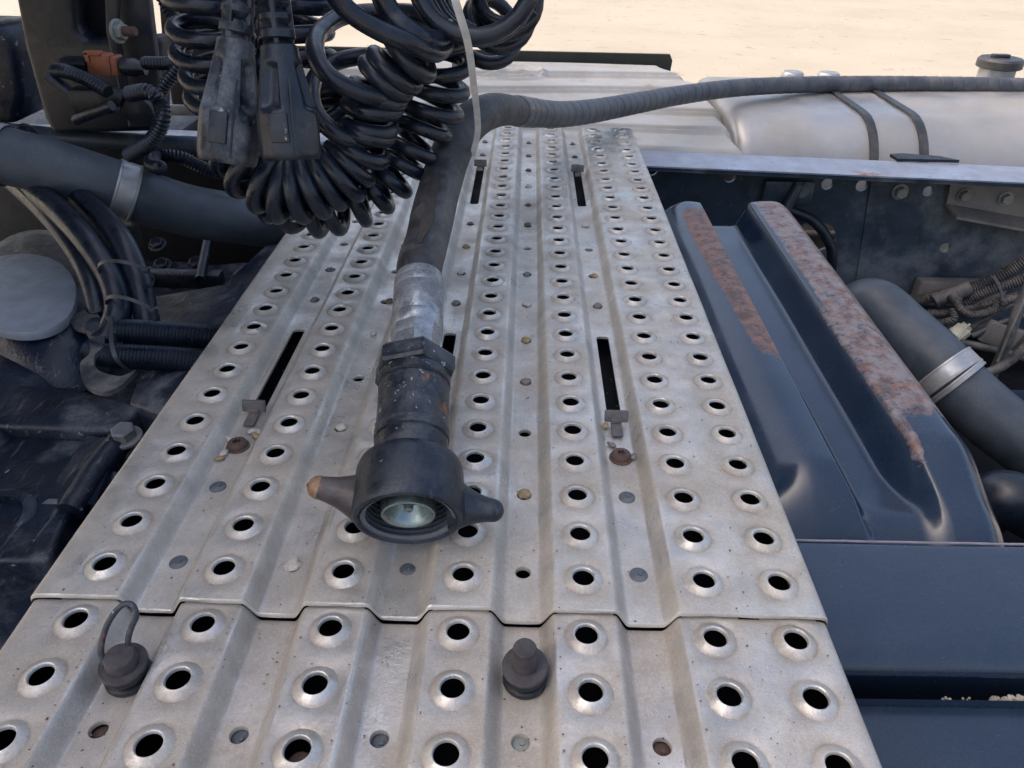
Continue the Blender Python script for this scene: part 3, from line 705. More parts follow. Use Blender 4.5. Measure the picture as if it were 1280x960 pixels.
plug(at(303, -62, Y=.80), at(284, 204, Y=.735), .0285, .2, 'left trailer plug in a scuffed black rubber boot', mat('scuffed_boot', (.004, .008, .018), .30, dust=(.24, .27, .31), dust_amt=.62, dscale=26, bump=.3, bscale=180, speck=(.34, .35, .36), speck_t=.64, speck_s=45, scr=.4))
plug(at(337, -48, Y=.765), at(365, 200, Y=.715), .0280, -.1, 'right trailer plug in a black rubber boot, slightly nearer')

# ------------------------------------------------------------------ white ties
g = G(); g.ribbon(cr([at(560, -30, Y=.74), at(572, 10, Y=.75), at(585, 55, Y=.78), at(592, 105, Y=.83), at(597, 150, Y=.90), at(596, 172, Y=.925), at(590, 195, Y=.95)], 10), .0072, .0013, (1, .15, 0))
tag(g.out('cable_tie', M_WTIE), 'long white plastic cable tie holding up the thick hose', 'cable tie')
g = G(); g.ribbon(cr([at(563, 30, Y=1.02), at(570, 80, Y=1.03), at(566, 130, Y=1.04)], 8), .011, .0012, (1, 0, 0))
tag(g.out('webbing_strap', M_WTIE), 'pale strap hanging behind the spiral hoses', 'strap')

# ------------------------------------------------------------------ pressed shield right of the deck
def sheet():
    nx, ny = 170, 160; X0, X1, Y0, Y1 = .537, .815, .490, 1.375; g = G(); rust = []; chalk = []
    for j in range(ny+1):
        y = Y0+(Y1-Y0)*j/ny
        for i in range(nx+1):
            u = i/nx; x = X0+(X1-X0)*u
            f1 = ss(.520, .600, y); f2 = ss(.555, .640, y)
            xr1 = .628+.020*(1-f1)
            rib1 = (1-ss(xr1, xr1+.015, x))*(.12+.88*ss(.522, .603, x))+.06*math.exp(-((x-.610)/.02)**2)
            w2 = .012*(1-f2); rib2 = ss(.694+w2, .722+w2, x)+.07*math.exp(-((x-.752)/.025)**2)
            valley_ = (1-max(min(1, rib1*1.0), min(1, rib2)))
            h = -.090+.042*min(1.1, rib1)*(.35+.65*f1)+.045*rib2*(.42+.58*f2)
            h += .010*(1-f1)*valley_
            h -= .020*math.exp(-((x-.650)/.0055)**2)*ss(.535, .60, y)*(1-ss(.74, .86, y))
            h -= .045*(1-ss(.485, .575, y))**1.4
            h -= .07*(1-math.sqrt(max(0, 1-ss(1.315, 1.375, y)**2)))
            r = .785+.006*ss(.6, 1.2, y)-.03*ss(1.30, 1.37, y)**2; h -= .10*ss(r-.022, r+.030, x)*(.35+.65*ss(r, r+.03, x))
            h += .0012*mnoise.noise(V((x*14, y*5, 0)))
            g.v.append(V((x, y, h)))
            n1 = mnoise.noise(V((x*45, y*16, 1)))*.8
            a1 = ss(.568, .592, x)*(1-ss(.628, .640, x))*ss(.69, .86, y)*(1-ss(1.27, 1.33, y))*(.70 + .22*n1)
            cx = .588+.016*(1-ss(.7, 1.2, y)); a1 *= ss(cx-.012, cx+.006, x)
            a2 = ss(.716, .728, x)*(1-ss(.785, .80, x))*ss(.625, .70, y)*(1-ss(1.33, 1.37, y))*(.64+.24*n1)
            a3 = (1-ss(.004, .010, abs(x-(.722))))*ss(.575, .62, y)*.56*(1-ss(.9, 1.0, y))
            rust.append(min(1, max(a1*1.0, a2, a3))); chalk.append(ss(.66, .69, x))
    n = nx+1
    for j in range(ny):
        for i in range(nx): a = j*n+i; g.f.append((a, a+1, a+1+n, a+n))
    # folded skirt
    base = len(g.v)
    edge = [j*n+nx for j in range(ny+1)]
    for a in edge: q = g.v[a]; g.v.append(V((q.x+.004, q.y, q.z-.16))); rust.append(0.); chalk.append(0.)
    for j in range(ny): g.f.append((edge[j], base+j, base+j+1, edge[j+1]))
    base = len(g.v); ed = [ny*n+i for i in range(n)]
    for a in ed: q = g.v[a]; g.v.append(V((q.x, q.y+.004, q.z-.16))); rust.append(0.); chalk.append(0.)
    for i in range(nx): g.f.append((ed[i], ed[i+1], base+i+1, base+i))
    o = g.out('pressed_shield', M_SHEET, ang=0)
    at_ = o.data.attributes.new('rust', 'FLOAT', 'POINT'); at_.data.foreach_set('value', rust)
    a2_ = o.data.attributes.new('chalk', 'FLOAT', 'POINT'); a2_.data.foreach_set('value', chalk)
    return tag(o, 'blue black pressed steel shield with two rusty raised ribs beside the walkway', 'shield')
sheet()
# battery box in front of the shield
bx = empty('painted_box', (.7, .45, -.1), 'glossy dark blue painted box top with rounded front edge, lower right', 'box')
prof = [(.5085, -.13), (.5085, -.083), (.507, -.0765), (.503, -.0742), (.48, -.0735), (.44, -.0742), (.405, -.0765), (.392, -.081), (.384, -.089), (.381, -.096), (.383, -.101), (.389, -.104), (.40, -.17), (.40, -.30)]
def extr(prof, x0, x1, yaw=.0, nx=12, cap=True, wob=0.):
    g = G(); n = len(prof)
    for i in range(nx+1):
        x = x0+(x1-x0)*i/nx
        for y, z in prof: g.v.append(V((x, y+yaw*(x-x0), z+wob*mnoise.noise(V((x*5, y*8, 2))))))
    for i in range(nx):
        for k in range(n-1): a = i*n+k; g.f.append((a, a+1, a+1+n, a+n))
    if cap: g.f.append(tuple(range(n))); g.f.append(tuple(nx*n+k for k in range(n))[::-1])
    return g
def smooth_prof(p, n=5):
    return [(q.x, q.y) for q in cr([V((a, b, 0)) for a, b in p], n)]
sp = smooth_prof(prof, 4)
extr(sp, .528, 1.5, .012, 24, wob=.002).out('lid', M_PAINT, bx, ang=60)
g = G(); g.tube([V((x, .509+.012*(x-.528), -.0748+.0005*mnoise.noise(V((x*40, 0, 0))))) for x in [.535+.02*i for i in range(45)]], .0012, 8); g.out('rear_highlight_line', mat('edge_highlight', (.22, .2, .23), .5, rust=(.2, .1, .08), rscale=24, bump=.3, dscale=30), bx)  # pale tube draws the highlight along the lid's rear edge, mottled with rust
lw = empty('lower_step', (.7, .34, -.14), 'narrow dark blue ledge below the painted box, at the bottom right edge', 'step')
p2 = smooth_prof([(.372, -.30), (.372, -.128), (.3715, -.1235), (.366, -.1222), (.345, -.1225), (.325, -.1240), (.318, -.128), (.316, -.134), (.318, -.16), (.318, -.30)], 4)
extr(p2, .528, 1.5, .012, 16, wob=.002).out('ledge', M_PAINT, lw, ang=60)
extr([(.312, -.35), (.312, -.172), (.305, -.166), (.22, -.166), (.2, -.2), (.2, -.35)], .528, 1.5, .012, 8).out('lower_ledge', M_FRAME, lw)
g = G()
for i in range(60):
    q = at(rnd.uniform(1240, 1300) if i > 9 else rnd.uniform(1180, 1240), rnd.uniform(874, 882), z=-.118); s = rnd.uniform(.0010, .0026 if i > 9 else .0014)
    bm = bmesh.new(); bmesh.ops.create_icosphere(bm, subdivisions=1, radius=s)
    g.add([v.co*rnd.uniform(.7, 1.2)+V((q.x, q.y+.004, -.1215+s*.4)) for v in bm.verts], [[v.index for v in f.verts] for f in bm.faces]); bm.free()
tag(g.out('ledge_gravel', M_STONES[0], smooth=False), 'little heap of pale gravel caught in the gap above the dark ledge', 'gravel', kind='stuff')

# ------------------------------------------------------------------ far frame rail
FY = lambda x: 1.655-.075*(x-.56)                # line of the web
ra = empty('frame_rail', (.9, 1.63, -.2), 'dark steel chassis frame rail crossing behind the walkway with bolt holes', 'frame rail')
yaw = -.075
def web_with_holes():
    """web plate: grid with real round and oval openings"""
    import itertools
    holes = []
    def wp(px, py): q = at(px, py, Y=1.62); return q.x, q.z
    for px, py, r in ((817, 216, .014), (915, 223, .0125), (1035, 229, .0125), (1077, 230, .0125), (1157, 235, .011), (1110, 265, .012), (1177, 304, .0115), (1091, 335, .016)):
        x, z = wp(px, py+2); holes.append((x, z, r, r))
    x, z = wp(1018, 297); holes.append((x, z, .050, .036))
    bm = bmesh.new()
    X0, X1, Z0, Z1 = -1.1, 2.6, -.42, -.055
    # build by 2-D delaunay fill
    from mathutils.geometry import delaunay_2d_cdt
    pts = [V((X0, Z0)), V((X1, Z0)), V((X1, Z1)), V((X0, Z1))]; edges = [(0, 1), (1, 2), (2, 3), (3, 0)]; hid = []
    for x, z, a, b in holes:
        s = len(pts); n = 28
        for k in range(n): pts.append(V((x+a*math.cos(2*PI*k/n), z+b*math.sin(2*PI*k/n)))); edges.append((s+k, s+(k+1) % n))
    r = delaunay_2d_cdt(pts, edges, [], 1, 1e-6); v2, e2, f2 = r[0], r[1], r[2]
    g = G(); T = .009
    keep = []
    for f in f2:
        c = sum((v2[i] for i in f), V((0, 0)))/len(f)
        if not any(((c.x-x)/a)**2+((c.y-z)/b)**2 < .97 for x, z, a, b in holes): keep.append(tuple(f))
    n = len(v2); g.v = [V((v.x, FY(v.x), v.y)) for v in v2]+[V((v.x, FY(v.x)+T, v.y)) for v in v2]
    g.f = keep+[tuple(i+n for i in f[::-1]) for f in keep]
    cnt = {}
    for f in keep:
        for k in range(len(f)): e = (f[k], f[(k+1) % len(f)]); cnt[e] = 1
    for a, b in cnt:
        if (b, a) not in cnt: g.f.append((b, a, a+n, b+n))
    return g
wb = web_with_holes(); web = wb.out('web', M_FRAME, ra, ang=30)
fp = smooth_prof([(1.545, -.058), (1.543, -.053), (1.546, -.0505), (1.56, -.050), (1.64, -.050), (1.655, -.051), (1.663, -.056), (1.665, -.064)], 3)
g = G(); n = 0
def rail_strip(prof, x0, x1, name, m, nx=24, parent=ra):
    g = G(); k = len(prof)
    for i in range(nx+1):
        x = x0+(x1-x0)*i/nx
        for y, z in prof: g.v.append(V((x, y+yaw*(x-.56), z)))
    for i in range(nx):
        for q in range(k-1): a = i*k+q; g.f.append((a, a+k, a+1+k, a+1))
    g.f.append(tuple(range(k))); g.f.append(tuple(nx*k+q for q in range(k))[::-1])
    return g.out(name, m, parent, ang=50)
rail_strip([(1.548, -.0510), (1.560, -.0500), (1.64, -.0500), (1.655, -.0505), (1.664, -.056), (1.6645, -.070), (1.650, -.058), (1.548, -.0560)], -1.1, 2.6, 'top_flange', M_FLANGE)
rail_strip([(1.542, -.052), (1.547, -.0505), (1.5475, -.0585), (1.542, -.0595)], -1.1, 2.6, 'flange_lip', M_FRAME)
rail_strip([(1.55, -.405), (1.655, -.405), (1.655, -.42), (1.55, -.42)], -1.1, 2.6, 'bottom_flange', M_FRAME, 6)
# joint plate, gusset and bracket
def webpt(px, py, off=0.): 
    q = at(px, py, Y=1.62-off); return V((q.x, FY(q.x)-off, q.z))
a = webpt(1072, 212); b = webpt(1190, 212)
g = G(); g.prism([(a.x, -.07), (1.9, -.07), (1.9, -.40), (a.x-.045, -.40)], (0, 0, 0), (1, yaw, 0), (0, 0, 1), (0, -1, 0), 0)
pl = [(webpt(1085, 222).x, -.072), (2.3, -.072), (2.3, -.40), (webpt(1066, 385).x, -.40)]
# joint plate sits 5 mm proud of the web, left of the bracket: a narrow doubler strip with bolt
g = G(); pl = [(webpt(1087, 222).x, -.074), (webpt(1127, 222).x, -.074), (webpt(1100, 385).x, -.395), (webpt(1062, 385).x, -.395)]
holec = [webpt(1110, 265), webpt(1091, 335)]
g.prism([(x, z) for x, z in pl], (0, FY(0)+.0, 0), (1, yaw, 0), (0, 0, 1), (0, -1, 0), .004); g.out('doubler_plate', M_FRAME, ra, smooth=False)
b0, b1, b2, b3 = webpt(1188, 224, .02), webpt(1340, 226, .02), webpt(1340, 287, .03), webpt(1182, 262, .03)
g = G(); vs = []
for q in (b0, b1, b2+V((0, 0, .012)), b3+V((0, 0, .012))): vs += [V((q.x, FY(q.x)-.005, q.z)), V((q.x, FY(q.x)-.012, q.z))]
g.add(vs, [(1, 3, 5, 7)[::-1], (0, 2, 4, 6), (0, 1, 3, 2), (2, 3, 5, 4), (4, 5, 7, 6), (6, 7, 1, 0)])
q3, q2 = b3, b2
lipv = [V((q3.x, FY(q3.x)-.005, q3.z+.012)), V((q2.x, FY(q2.x)-.005, q2.z+.012)), V((q2.x, FY(q2.x)-.055, q2.z)), V((q3.x+.006, FY(q3.x)-.055, q3.z))]
g.add(lipv+[v-V((0, 0, .006)) for v in lipv], [(0, 1, 2, 3), (7, 6, 5, 4), (0, 3, 7, 4), (3, 2, 6, 7), (2, 1, 5, 6)])
br = g.out('angle_bracket', M_STEELB, ra, smooth=False)
def hexbolt(o, ax_, r, h, m, parent, name='bolt', washer=True):
    g = G(); ax_ = V(ax_).normalized()
    if washer: g.lathe([(r*1.35, 0), (r*1.35, h*.18), (r*1.2, h*.26), (0, h*.26)], o, ax_, 24)
    g.lathe([(r, h*.2), (r, h*.9), (r*.86, h), (0, h)], o, ax_, 6); return g.out(name, m, parent, ang=25, loc=o)
for px, py, r, m in ((1122, 237, .013, M_BOLTZ), (1002, 237, .018, M_FRAME), (965, 240, .015, M_FRAME)):
    q = webpt(px, py, .0); hexbolt(q-V((0, .004, 0)), (0, -1, 0), r, .016, m, ra)
for px, py in ((1246, 241), (1197, 238), (1281, 244)): q = webpt(px, py, .0); hexbolt(q-V((0, .012, 0)), (0, -1, 0), .012, .013, M_BOLTZ if px > 1200 else M_STEELB, ra)
# cast bracket behind the far bolts
g = G(); q = webpt(985, 238); g.box(q-V((0, .010, .004)), (.11, .020, .055), .008)
g.tube([webpt(1000, 232, .02), webpt(985, 262, .03), webpt(960, 285, .03)], .012, 10); g.out('cast_bracket', M_FRAME, ra)
# rubber pad lying on the flange
q = at(1150, 198, z=-.047); g = G(); g.prism([(-.055, -.020), (.075, -.012), (.045, .012), (-.030, .022), (-.058, .012)], (q.x, q.y, -.0495), (1, yaw, 0), (0, 1, 0), (0, 0, 1), .006)
tag(g.out('rubber_pad', M_BLACK, smooth=False), 'dark rubber pad lying on the frame rail by the tank strap', 'pad')
# pan seen through the large opening
q = at(1018, 297, Y=1.80); g = G(); g.box((q.x, 1.82, q.z), (.34, .02, .22), .01); g.box((q.x, 1.805, q.z+.01), (.34, .02, .012), .004); tag(g.out('dusty_plate', M_DUSTY), 'brown dusty plate seen through the oval rail opening', 'plate')
g = G(); g.tube(path([(985, 262, 1.60), (1015, 275, 1.59), (1035, 300, 1.58), (1040, 330, 1.58), (1030, 390, 1.6)]), .011, 14); tag(g.out('rubber_hose', M_BLACK), 'black hose arching in front of the oval rail opening', 'hose')

# added black sheets for the shade under the truck: hole sheet, lower pan
nr = empty('hole_backing', (.25, .9, -.25), 'black sheet added under the perforated walkway to darken its holes', 'cross member')
g = G(); g.box((.246, .84, -.049), (.572, 1.60, .022), .005); g.out('plate', M_DARK, nr)  # black sheet added close below the deck so every hole reads dark
bp_ = empty('underside_backing', (.3, .8, -.5), 'added dark pan below the chassis parts', 'backing')
g = G(); g.box((.35, .72, -.46), (3.0, 1.86, .02), .004); g.out('backing', M_DARK, bp_)  # dark sheet added in place of the shaded ground underneath
g = G(); g.box((.3, -.25, -.3), (3.0, .06, .33), .004); g.out('backing_lip', M_DARK, bp_)

# ------------------------------------------------------------------ tank, straps, cap
tk = empty('fuel_tank', (1.8, 2.4, -.4), 'large dusty aluminium fuel tank beyond the frame rail', 'tank')
TY0, TY1, TZ0, TZ1 = 1.90, 2.62, -.66, -.060
def tank_prof(off=0., rc=.16):
    pts = []; r = rc+off
    for cx, cz, a0 in ((TY1-rc, TZ1-rc, 0), (TY0+rc, TZ1-rc, 90), (TY0+rc, TZ0+rc, 180), (TY1-rc, TZ0+rc, 270)):
        for k in range(9): a = math.radians(a0+k*90/8); pts.append((cx+r*math.cos(a), cz+r*math.sin(a)))
    return pts
g = G(); rings = []
xa = .84; tp = tank_prof()
cyc, czc = (TY0+TY1)/2, (TZ0+TZ1)/2
for x, s in ((xa+.0, .92), (xa+.003, .95), (xa+.009, .972), (xa+.018, .988), (xa+.030, .997), (xa+.045, 1.0), (1.3, 1.0), (1.8, 1.0), (2.6, 1), (2.95, 1)):
    rings.append([V((x, cyc+(y-cyc)*s, czc+(z-czc)*(s if s < 1 else 1))) for y, z in tp])
n = len(tp)
for r in rings: g.v += r
for i in range(len(rings)-1):
    for k in range(n): k2 = (k+1) % n; g.f.append((i*n+k, (i+1)*n+k, (i+1)*n+k2, i*n+k2))
g.f.append(tuple(range(n))); g.f.append(tuple((len(rings)-1)*n+k for k in range(n))[::-1])
g.out('tank_shell', M_TANK, tk, ang=50)
for px0, lean in ((1088, 0), (1150, 0)):
    q = at(px0, 150, Y=2.0); g = G(); pr = tank_prof(.004)
    pts = [V((q.x+.0, y, z)) for y, z in pr[4:22]]
    g.ribbon(pts, .021, .006, (1, 0, 0)); g.out('strap', M_STRAP, tk)
q = at(1245, 96, z=-.045); q = V((q.x, 2.47, -.060))
q.x = at(1246, 90, Y=2.47).x
g = G(); g.lathe([(.052, 0), (.050, .048)], q, (0, 0, 1), 40); nk = g.out('filler_neck', M_CLAMP, tk)
g = G(); g.lathe([(.060, .044), (.064, .047), (.064, .066), (.058, .072), (0, .073)], q, (0, 0, 1), 40); g.box(q+V((-.005, 0, .077)), (.05, .02, .010), .002); g.out('filler_cap', M_STRAP, nk)
for px in (990, 1035): 
    q2 = V((at(px, 97, Y=2.5).x, 2.5, -.062)); g = G(); g.lathe([(.035, 0), (.033, .012), (.028, .017), (0, .018)], q2, (0, 0, 1), 28); g.out('tank_fitting', M_CLAMP, tk)

# ------------------------------------------------------------------ ribbed ivory cover
cv = empty('ribbed_cover', (.1, 2.2, -.08), 'ivory plastic cover with moulded steps and an oval emblem beyond the rail', 'cover')
nx, ny = 190, 220; CX0, CX1, CY0, CY1 = -.50, .850, 1.865, 2.52; g = G()
for j in range(ny+1):
    v = j/ny; y = CY0+(CY1-CY0)*v
    for i in range(nx+1):
        u = i/nx
        xr = CX1-.030*v-.09*ss(.70, 1, v); x = CX0+(xr-CX0)*u; yy = y-.020*ss(.6, 1., (x+.2))
        h = -.102+.058*v
        h -= .060*v
        for q in (.18, .36, .56, .74): h += .017*ss(q-.009, q+.012, v-.10*ss(.0, .9, x)*(1 if q > .4 else .3))-.013*math.exp(-((v-.10*ss(0, .9, x)*(1 if q > .4 else .3)-q-.016)/.008)**2)
        h += .006*math.exp(-((x-.58)**2+(yy-1.93)**2)/.010**2)+.006*math.exp(-((x-.42)**2+(yy-1.935)**2)/.010**2)+.006*math.exp(-((x-.47)**2+(yy-2.34)**2)/.010**2)+.006*math.exp(-((x-.66)**2+(yy-2.30)**2)/.010**2)
        ex, ey = (x-.235)/.120, (yy-2.385)/.058; rr = math.sqrt(ex*ex+ey*ey); h += .008*math.exp(-((rr-1)/.08)**2)
        if rr < .8: h += .006*math.exp(-(((ey-.35*math.sin(ex*6.5))/.22)**2))
        d = min((xr-x), (y-CY0)); h -= .020*(1-ss(0, .030, d))*(1-ss(0, .03, d))
        g.v.append(V((x, yy, h)))
for j in range(ny):
    for i in range(nx): a = j*(nx+1)+i; g.f.append((a, a+1, a+2+nx, a+1+nx))
n = nx+1; ed = [i for i in range(n)]+[j*n+nx for j in range(1, ny+1)]; b = len(g.v)
for a in ed: q = g.v[a]; g.v.append(q+V((0, .004, -.013)))
for k in range(len(ed)-1): g.f.append((ed[k], b+k, b+k+1, ed[k+1]))
g.out('moulding', M_COVER, cv, ang=45)
g = G(); g.prism([(-.5, -.09), (.76, -.09), (.765, -.03), (.755, -.012), (-.5, -.012)], (0, 2.56, 0), (1, -.01, 0), (0, 0, 1), (0, 1, 0), .012); g.out('rubber_edge', M_OLIVE, cv, smooth=False)
bx2 = G(); bx2.box((.13, 2.24, -.44), (1.24, .60, .60), .03); bx2.out('box_body', M_BLACK, cv)

# ------------------------------------------------------------------ left side: air pipe
ap = empty('air_pipe', at(150, 232, Y=1.1), 'thick grey black rubber air pipe with a steel clamp on the left', 'pipe')
pp = path([(-90, 165, 1.05), (-20, 188, 1.05), (60, 208, 1.06), (150, 236, 1.08), (230, 262, 1.12), (300, 274, 1.16), (370, 282, 1.22), (470, 290, 1.3)], 14)
g = G(); g.tube(pp, .0405, 36); g.out('pipe', M_PIPE, ap)
def band(path_, i, r, wd, m, parent, name='hose_clamp', screw_=True):
    c = path_[i]; t = (path_[i+1]-path_[i-1]).normalized()
    g = G(); g.lathe([(r, -wd/2), (r+.0022, -wd/2-.001), (r+.0026, -wd/2+.002), (r+.0016, -wd/2+.003), (r+.0016, wd/2-.003), (r+.0026, wd/2-.002), (r+.0022, wd/2+.001), (r, wd/2)], c, t, 48); g.f = g.f[:-2]
    g.out(name, m, parent)
    return c, t
c, t = band(pp, 3*14+1, .0410, .028, M_CLAMP, ap)
g = G(); s_ = t.cross(V((0, 0, 1))).normalized(); g.box(c-V((0, 0, .044))-s_*.004, (.026, .014, .012), .002); g.lathe([(.006, -.02), (.006, .006)], c-V((.0, .012, .046)), V((1, 0, 0)), 12); g.out('clamp_screw', M_BOLTZ, ap)
band(pp, 1*14+4, .0415, .010, M_CLAMP, ap)

# ------------------------------------------------------------------ left: gearbox housing
gb = empty('gearbox_housing', (-.35, .75, -.15), 'dusty blue black cast housing with bolts left of the walkway', 'housing')
nx, ny = 150, 150; X0, X1, Y0, Y1 = -1.0, -.02, .12, 1.45; g = G()
LEDGE = [(0, 480), (165, 545)]
def hfield(x, y):
    h = -.125+.020*mnoise.noise(V((x*4, y*4, 1)))+.006*mnoise.noise(V((x*16, y*16, 2)))
    h -= .16*(1-ss(.34, .46, y+.25*(x+.3)))                      # drop near the camera
    h -= .12*ss(-.10, -.06, x)*(1-ss(.80, .95, y))*0
    k = ss(.60, .605, y+.15*x)*0
    h += .035*ss(.63, .66, y)*(1-ss(.9, .98, y))*(1-ss(-.30, -.24, x))      # raised boss left
    h += .040*math.exp(-(((x+.12)/.05)**2))*ss(.80, .86, y)*(1-ss(1.0, 1.1, y))
    h -= .12*ss(.90, .97, y)                                             # deep dark hollow behind
    h += .012*math.exp(-((y-.60-.10*(x+.2))/.010)**2)
    h -= .022*math.exp(-((y-.545-.10*(x+.2))/.014)**2)
    h += .014*math.exp(-((x+.105+.2*(y-.5))/.012)**2)*ss(.42, .5, y)*(1-ss(.66, .7, y))
    return h
for j in range(ny+1):
    y = Y0+(Y1-Y0)*j/ny
    for i in range(nx+1): x = X0+(X1-X0)*i/nx; g.v.append(V((x, y, hfield(x, y))))
for j in range(ny):
    for i in range(nx): a = j*(nx+1)+i; g.f.append((a, a+1, a+2+nx, a+1+nx))
g.out('casting', M_CAST, gb, ang=0)
def boltat(px, py, z, r, m=M_BOLT, h=.012, ax_=(0, -.15, 1)):
    q = at(px, py, z=z); return hexbolt(q, ax_, r, h, m, gb)
boltat(158, 548, -.085, .013, M_BOLT, .016); boltat(67, 640, -.115, .010, M_BOLT, .012)
def plate_px(pts, z, th, name, m, parent, bev=.004):
    vs = [at(q[0], q[1], z=(q[2] if len(q) > 2 else z)) for q in pts]; bm = bmesh.new(); n = len(vs)
    a = [bm.verts.new(v) for v in vs]; b = [bm.verts.new(v-V((0, 0, th))) for v in vs]
    bm.faces.new(a); bm.faces.new(b[::-1])
    for k in range(n): bm.faces.new((a[k], b[k], b[(k+1) % n], a[(k+1) % n]))
    bmesh.ops.recalc_face_normals(bm, faces=bm.faces); bmesh.ops.bevel(bm, geom=bm.edges[:], offset=bev, segments=3, profile=.5, affect='EDGES')
    bm.verts.index_update(); g = G(); g.add([v.co for v in bm.verts], [[v.index for v in f.verts] for f in bm.faces]); bm.free()
    return g.out(name, m, parent)
plate_px([(-60, 476), (95, 482), (178, 506), (150, 536), (-60, 528)], -.085, .05, 'shoulder', M_CAST, gb, .008)
plate_px([(-60, 540), (60, 545), (148, 552), (86, 640), (60, 700), (-60, 700)], -.103, .05, 'lower_face', M_CAST, gb, .006)
# worn brackets in the dark hollow
g = G(); g.tube([at(262, 290, z=-.15), at(250, 350, z=-.17)], .009, 10); g.box(at(225, 348, z=-.19), (.16, .03, .03), .006); g.out('strut', M_CAST, gb)
for px, py in ((197, 306), (203, 332), (246, 330)): hexbolt(at(px, py, z=-.18), (0, -.5, 1), .013, .010, M_CAST, gb)
for px, py, r_ in ((214, 352, .016), (300, 345, .012)):
    q = at(px, py, z=-.205); bm = bmesh.new(); bmesh.ops.create_icosphere(bm, subdivisions=2, radius=r_)
    g = G(); g.add([v.co*(1+.35*mnoise.noise(v.co*70+V((px, 0, 0))))+q for v in bm.verts], [[v.index for v in f.verts] for f in bm.faces]); bm.free(); g.out('lump', M_BRK, gb)
# cover panel with dusty face and its rolled edge
pa, pb, pc, pd_ = at(62, 612, z=-.105), at(108, 545, z=-.095), at(150, 548, z=-.085), at(118, 632, z=-.10)
g = G(); g.add([pa, pd_, pc, pb]+[q-V((0, 0, .03)) for q in (pa, pd_, pc, pb)], [(0, 1, 2, 3), (0, 4, 5, 1), (1, 5, 6, 2), (2, 6, 7, 3), (3, 7, 4, 0)]); g.out('cover_panel', M_CAST, gb, smooth=False)
g = G(); g.tube([at(88, 640, z=-.105), at(118, 592, z=-.095), at(150, 552, z=-.09)], .014, 16); g.out('rolled_edge', M_CAST, gb)
g = G(); q = at(5, 655, z=-.115); g.lathe([(.034, 0), (.034, .014), (.030, .017), (.022, .017), (.022, .006), (0, .006)], q, (.1, -.2, 1), 36); g.out('ring_boss', M_CAST, gb)
# block with a bright top edge near the plate
P1, P2_, P3, P4 = at(188, 368, z=-.070), at(285, 357, z=-.070), at(352, 318, z=-.070), at(330, 302, z=-.070)
blk = G(); tp_ = [at(188, 370, z=-.075), at(282, 358, z=-.075), at(330, 306, z=-.062), at(372, 300, z=-.06), at(300, 420, z=-.06), at(215, 520, z=-.06), at(160, 505, z=-.085), at(183, 440, z=-.085)]
n = len(tp_); blk.add(tp_+[q-V((0, 0, .09)) for q in tp_], [tuple(range(n))[::-1]]+[(k, (k+1) % n, (k+1) % n+n, k+n) for k in range(n)])
bm = bmesh.new(); bv = [bm.verts.new(v) for v in blk.v]; [bm.faces.new([bv[i] for i in f]) for f in blk.f]; bmesh.ops.bevel(bm, geom=bm.edges[:], offset=.005, segments=3, profile=.5, affect='EDGES'); bmesh.ops.recalc_face_normals(bm, faces=bm.faces)
bm.verts.index_update(); gg = G(); gg.add([v.co for v in bm.verts], [[v.index for v in f.verts] for f in bm.faces]); bm.free(); gg.out('support_block', M_CAST, gb)
# grey oval cap
q = at(28, 366, z=-.045); e = empty('oval_cap', q, 'flat light grey oval cap at the left edge', 'cap')
g = G(); vs = []; n = 56
ctr = [at(28+72*math.cos(2*PI*k/n)*(1-.06*math.cos(4*PI*k/n)), 366+50*math.sin(2*PI*k/n), z=-.045) for k in range(n)]
cc = sum(ctr, V((0, 0, 0)))/n
for s, dz in ((.0, .001), (.93, .001), (.985, -.0005), (1., -.004), (.99, -.012)): vs += [cc+(p-cc)*s+V((0, 0, dz)) for p in ctr]
g.add(vs, [(i*n+k, i*n+(k+1) % n, (i+1)*n+(k+1) % n, (i+1)*n+k) for i in range(4) for k in range(n)]); g.out('cap_face', M_OVAL, e)
g = G(); n = 40; vs = []
cd_ = [at(52+100*math.cos(2*PI*k/n), 372+92*math.sin(2*PI*k/n), z=-.075) for k in range(n)]; c2 = sum(cd_, V((0, 0, 0)))/n
for s, dz in ((.0, .022), (.6, .022), (.75, .016), (.9, .0), (1., -.04)): vs += [c2+(p-c2)*s+V((0, 0, dz)) for p in cd_]
g.add(vs, [(i*n+k, i*n+(k+1) % n, (i+1)*n+(k+1) % n, (i+1)*n+k) for i in range(4) for k in range(n)]); g.out('dome', M_CAST, e)
# wavy rusty bracket
bo = [(85, 395), (110, 388), (128, 400), (130, 430), (118, 445), (122, 462), (150, 470), (170, 462), (150, 482), (128, 490), (106, 480), (100, 455), (112, 440), (108, 415), (92, 408)]
bo = [(q.x, q.y) for q in cr([V((a, b, 0)) for a, b in bo+bo[:1]], 6)][:-1]
g = G(); vs = [at(a, b, z=-.052) for a, b in bo]; c0 = sum(vs, V((0, 0, 0)))/len(vs); n = len(vs)
vs2 = [v-V((0, 0, .006)) for v in vs]; g.add(vs+vs2, [tuple(range(n))[::-1]]+[(k, (k+1) % n, (k+1) % n+n, k+n) for k in range(n)]); tag(g.out('wavy_bracket', M_BRK, smooth=False), 'small curved dusty bracket below the corrugated conduits', 'bracket')

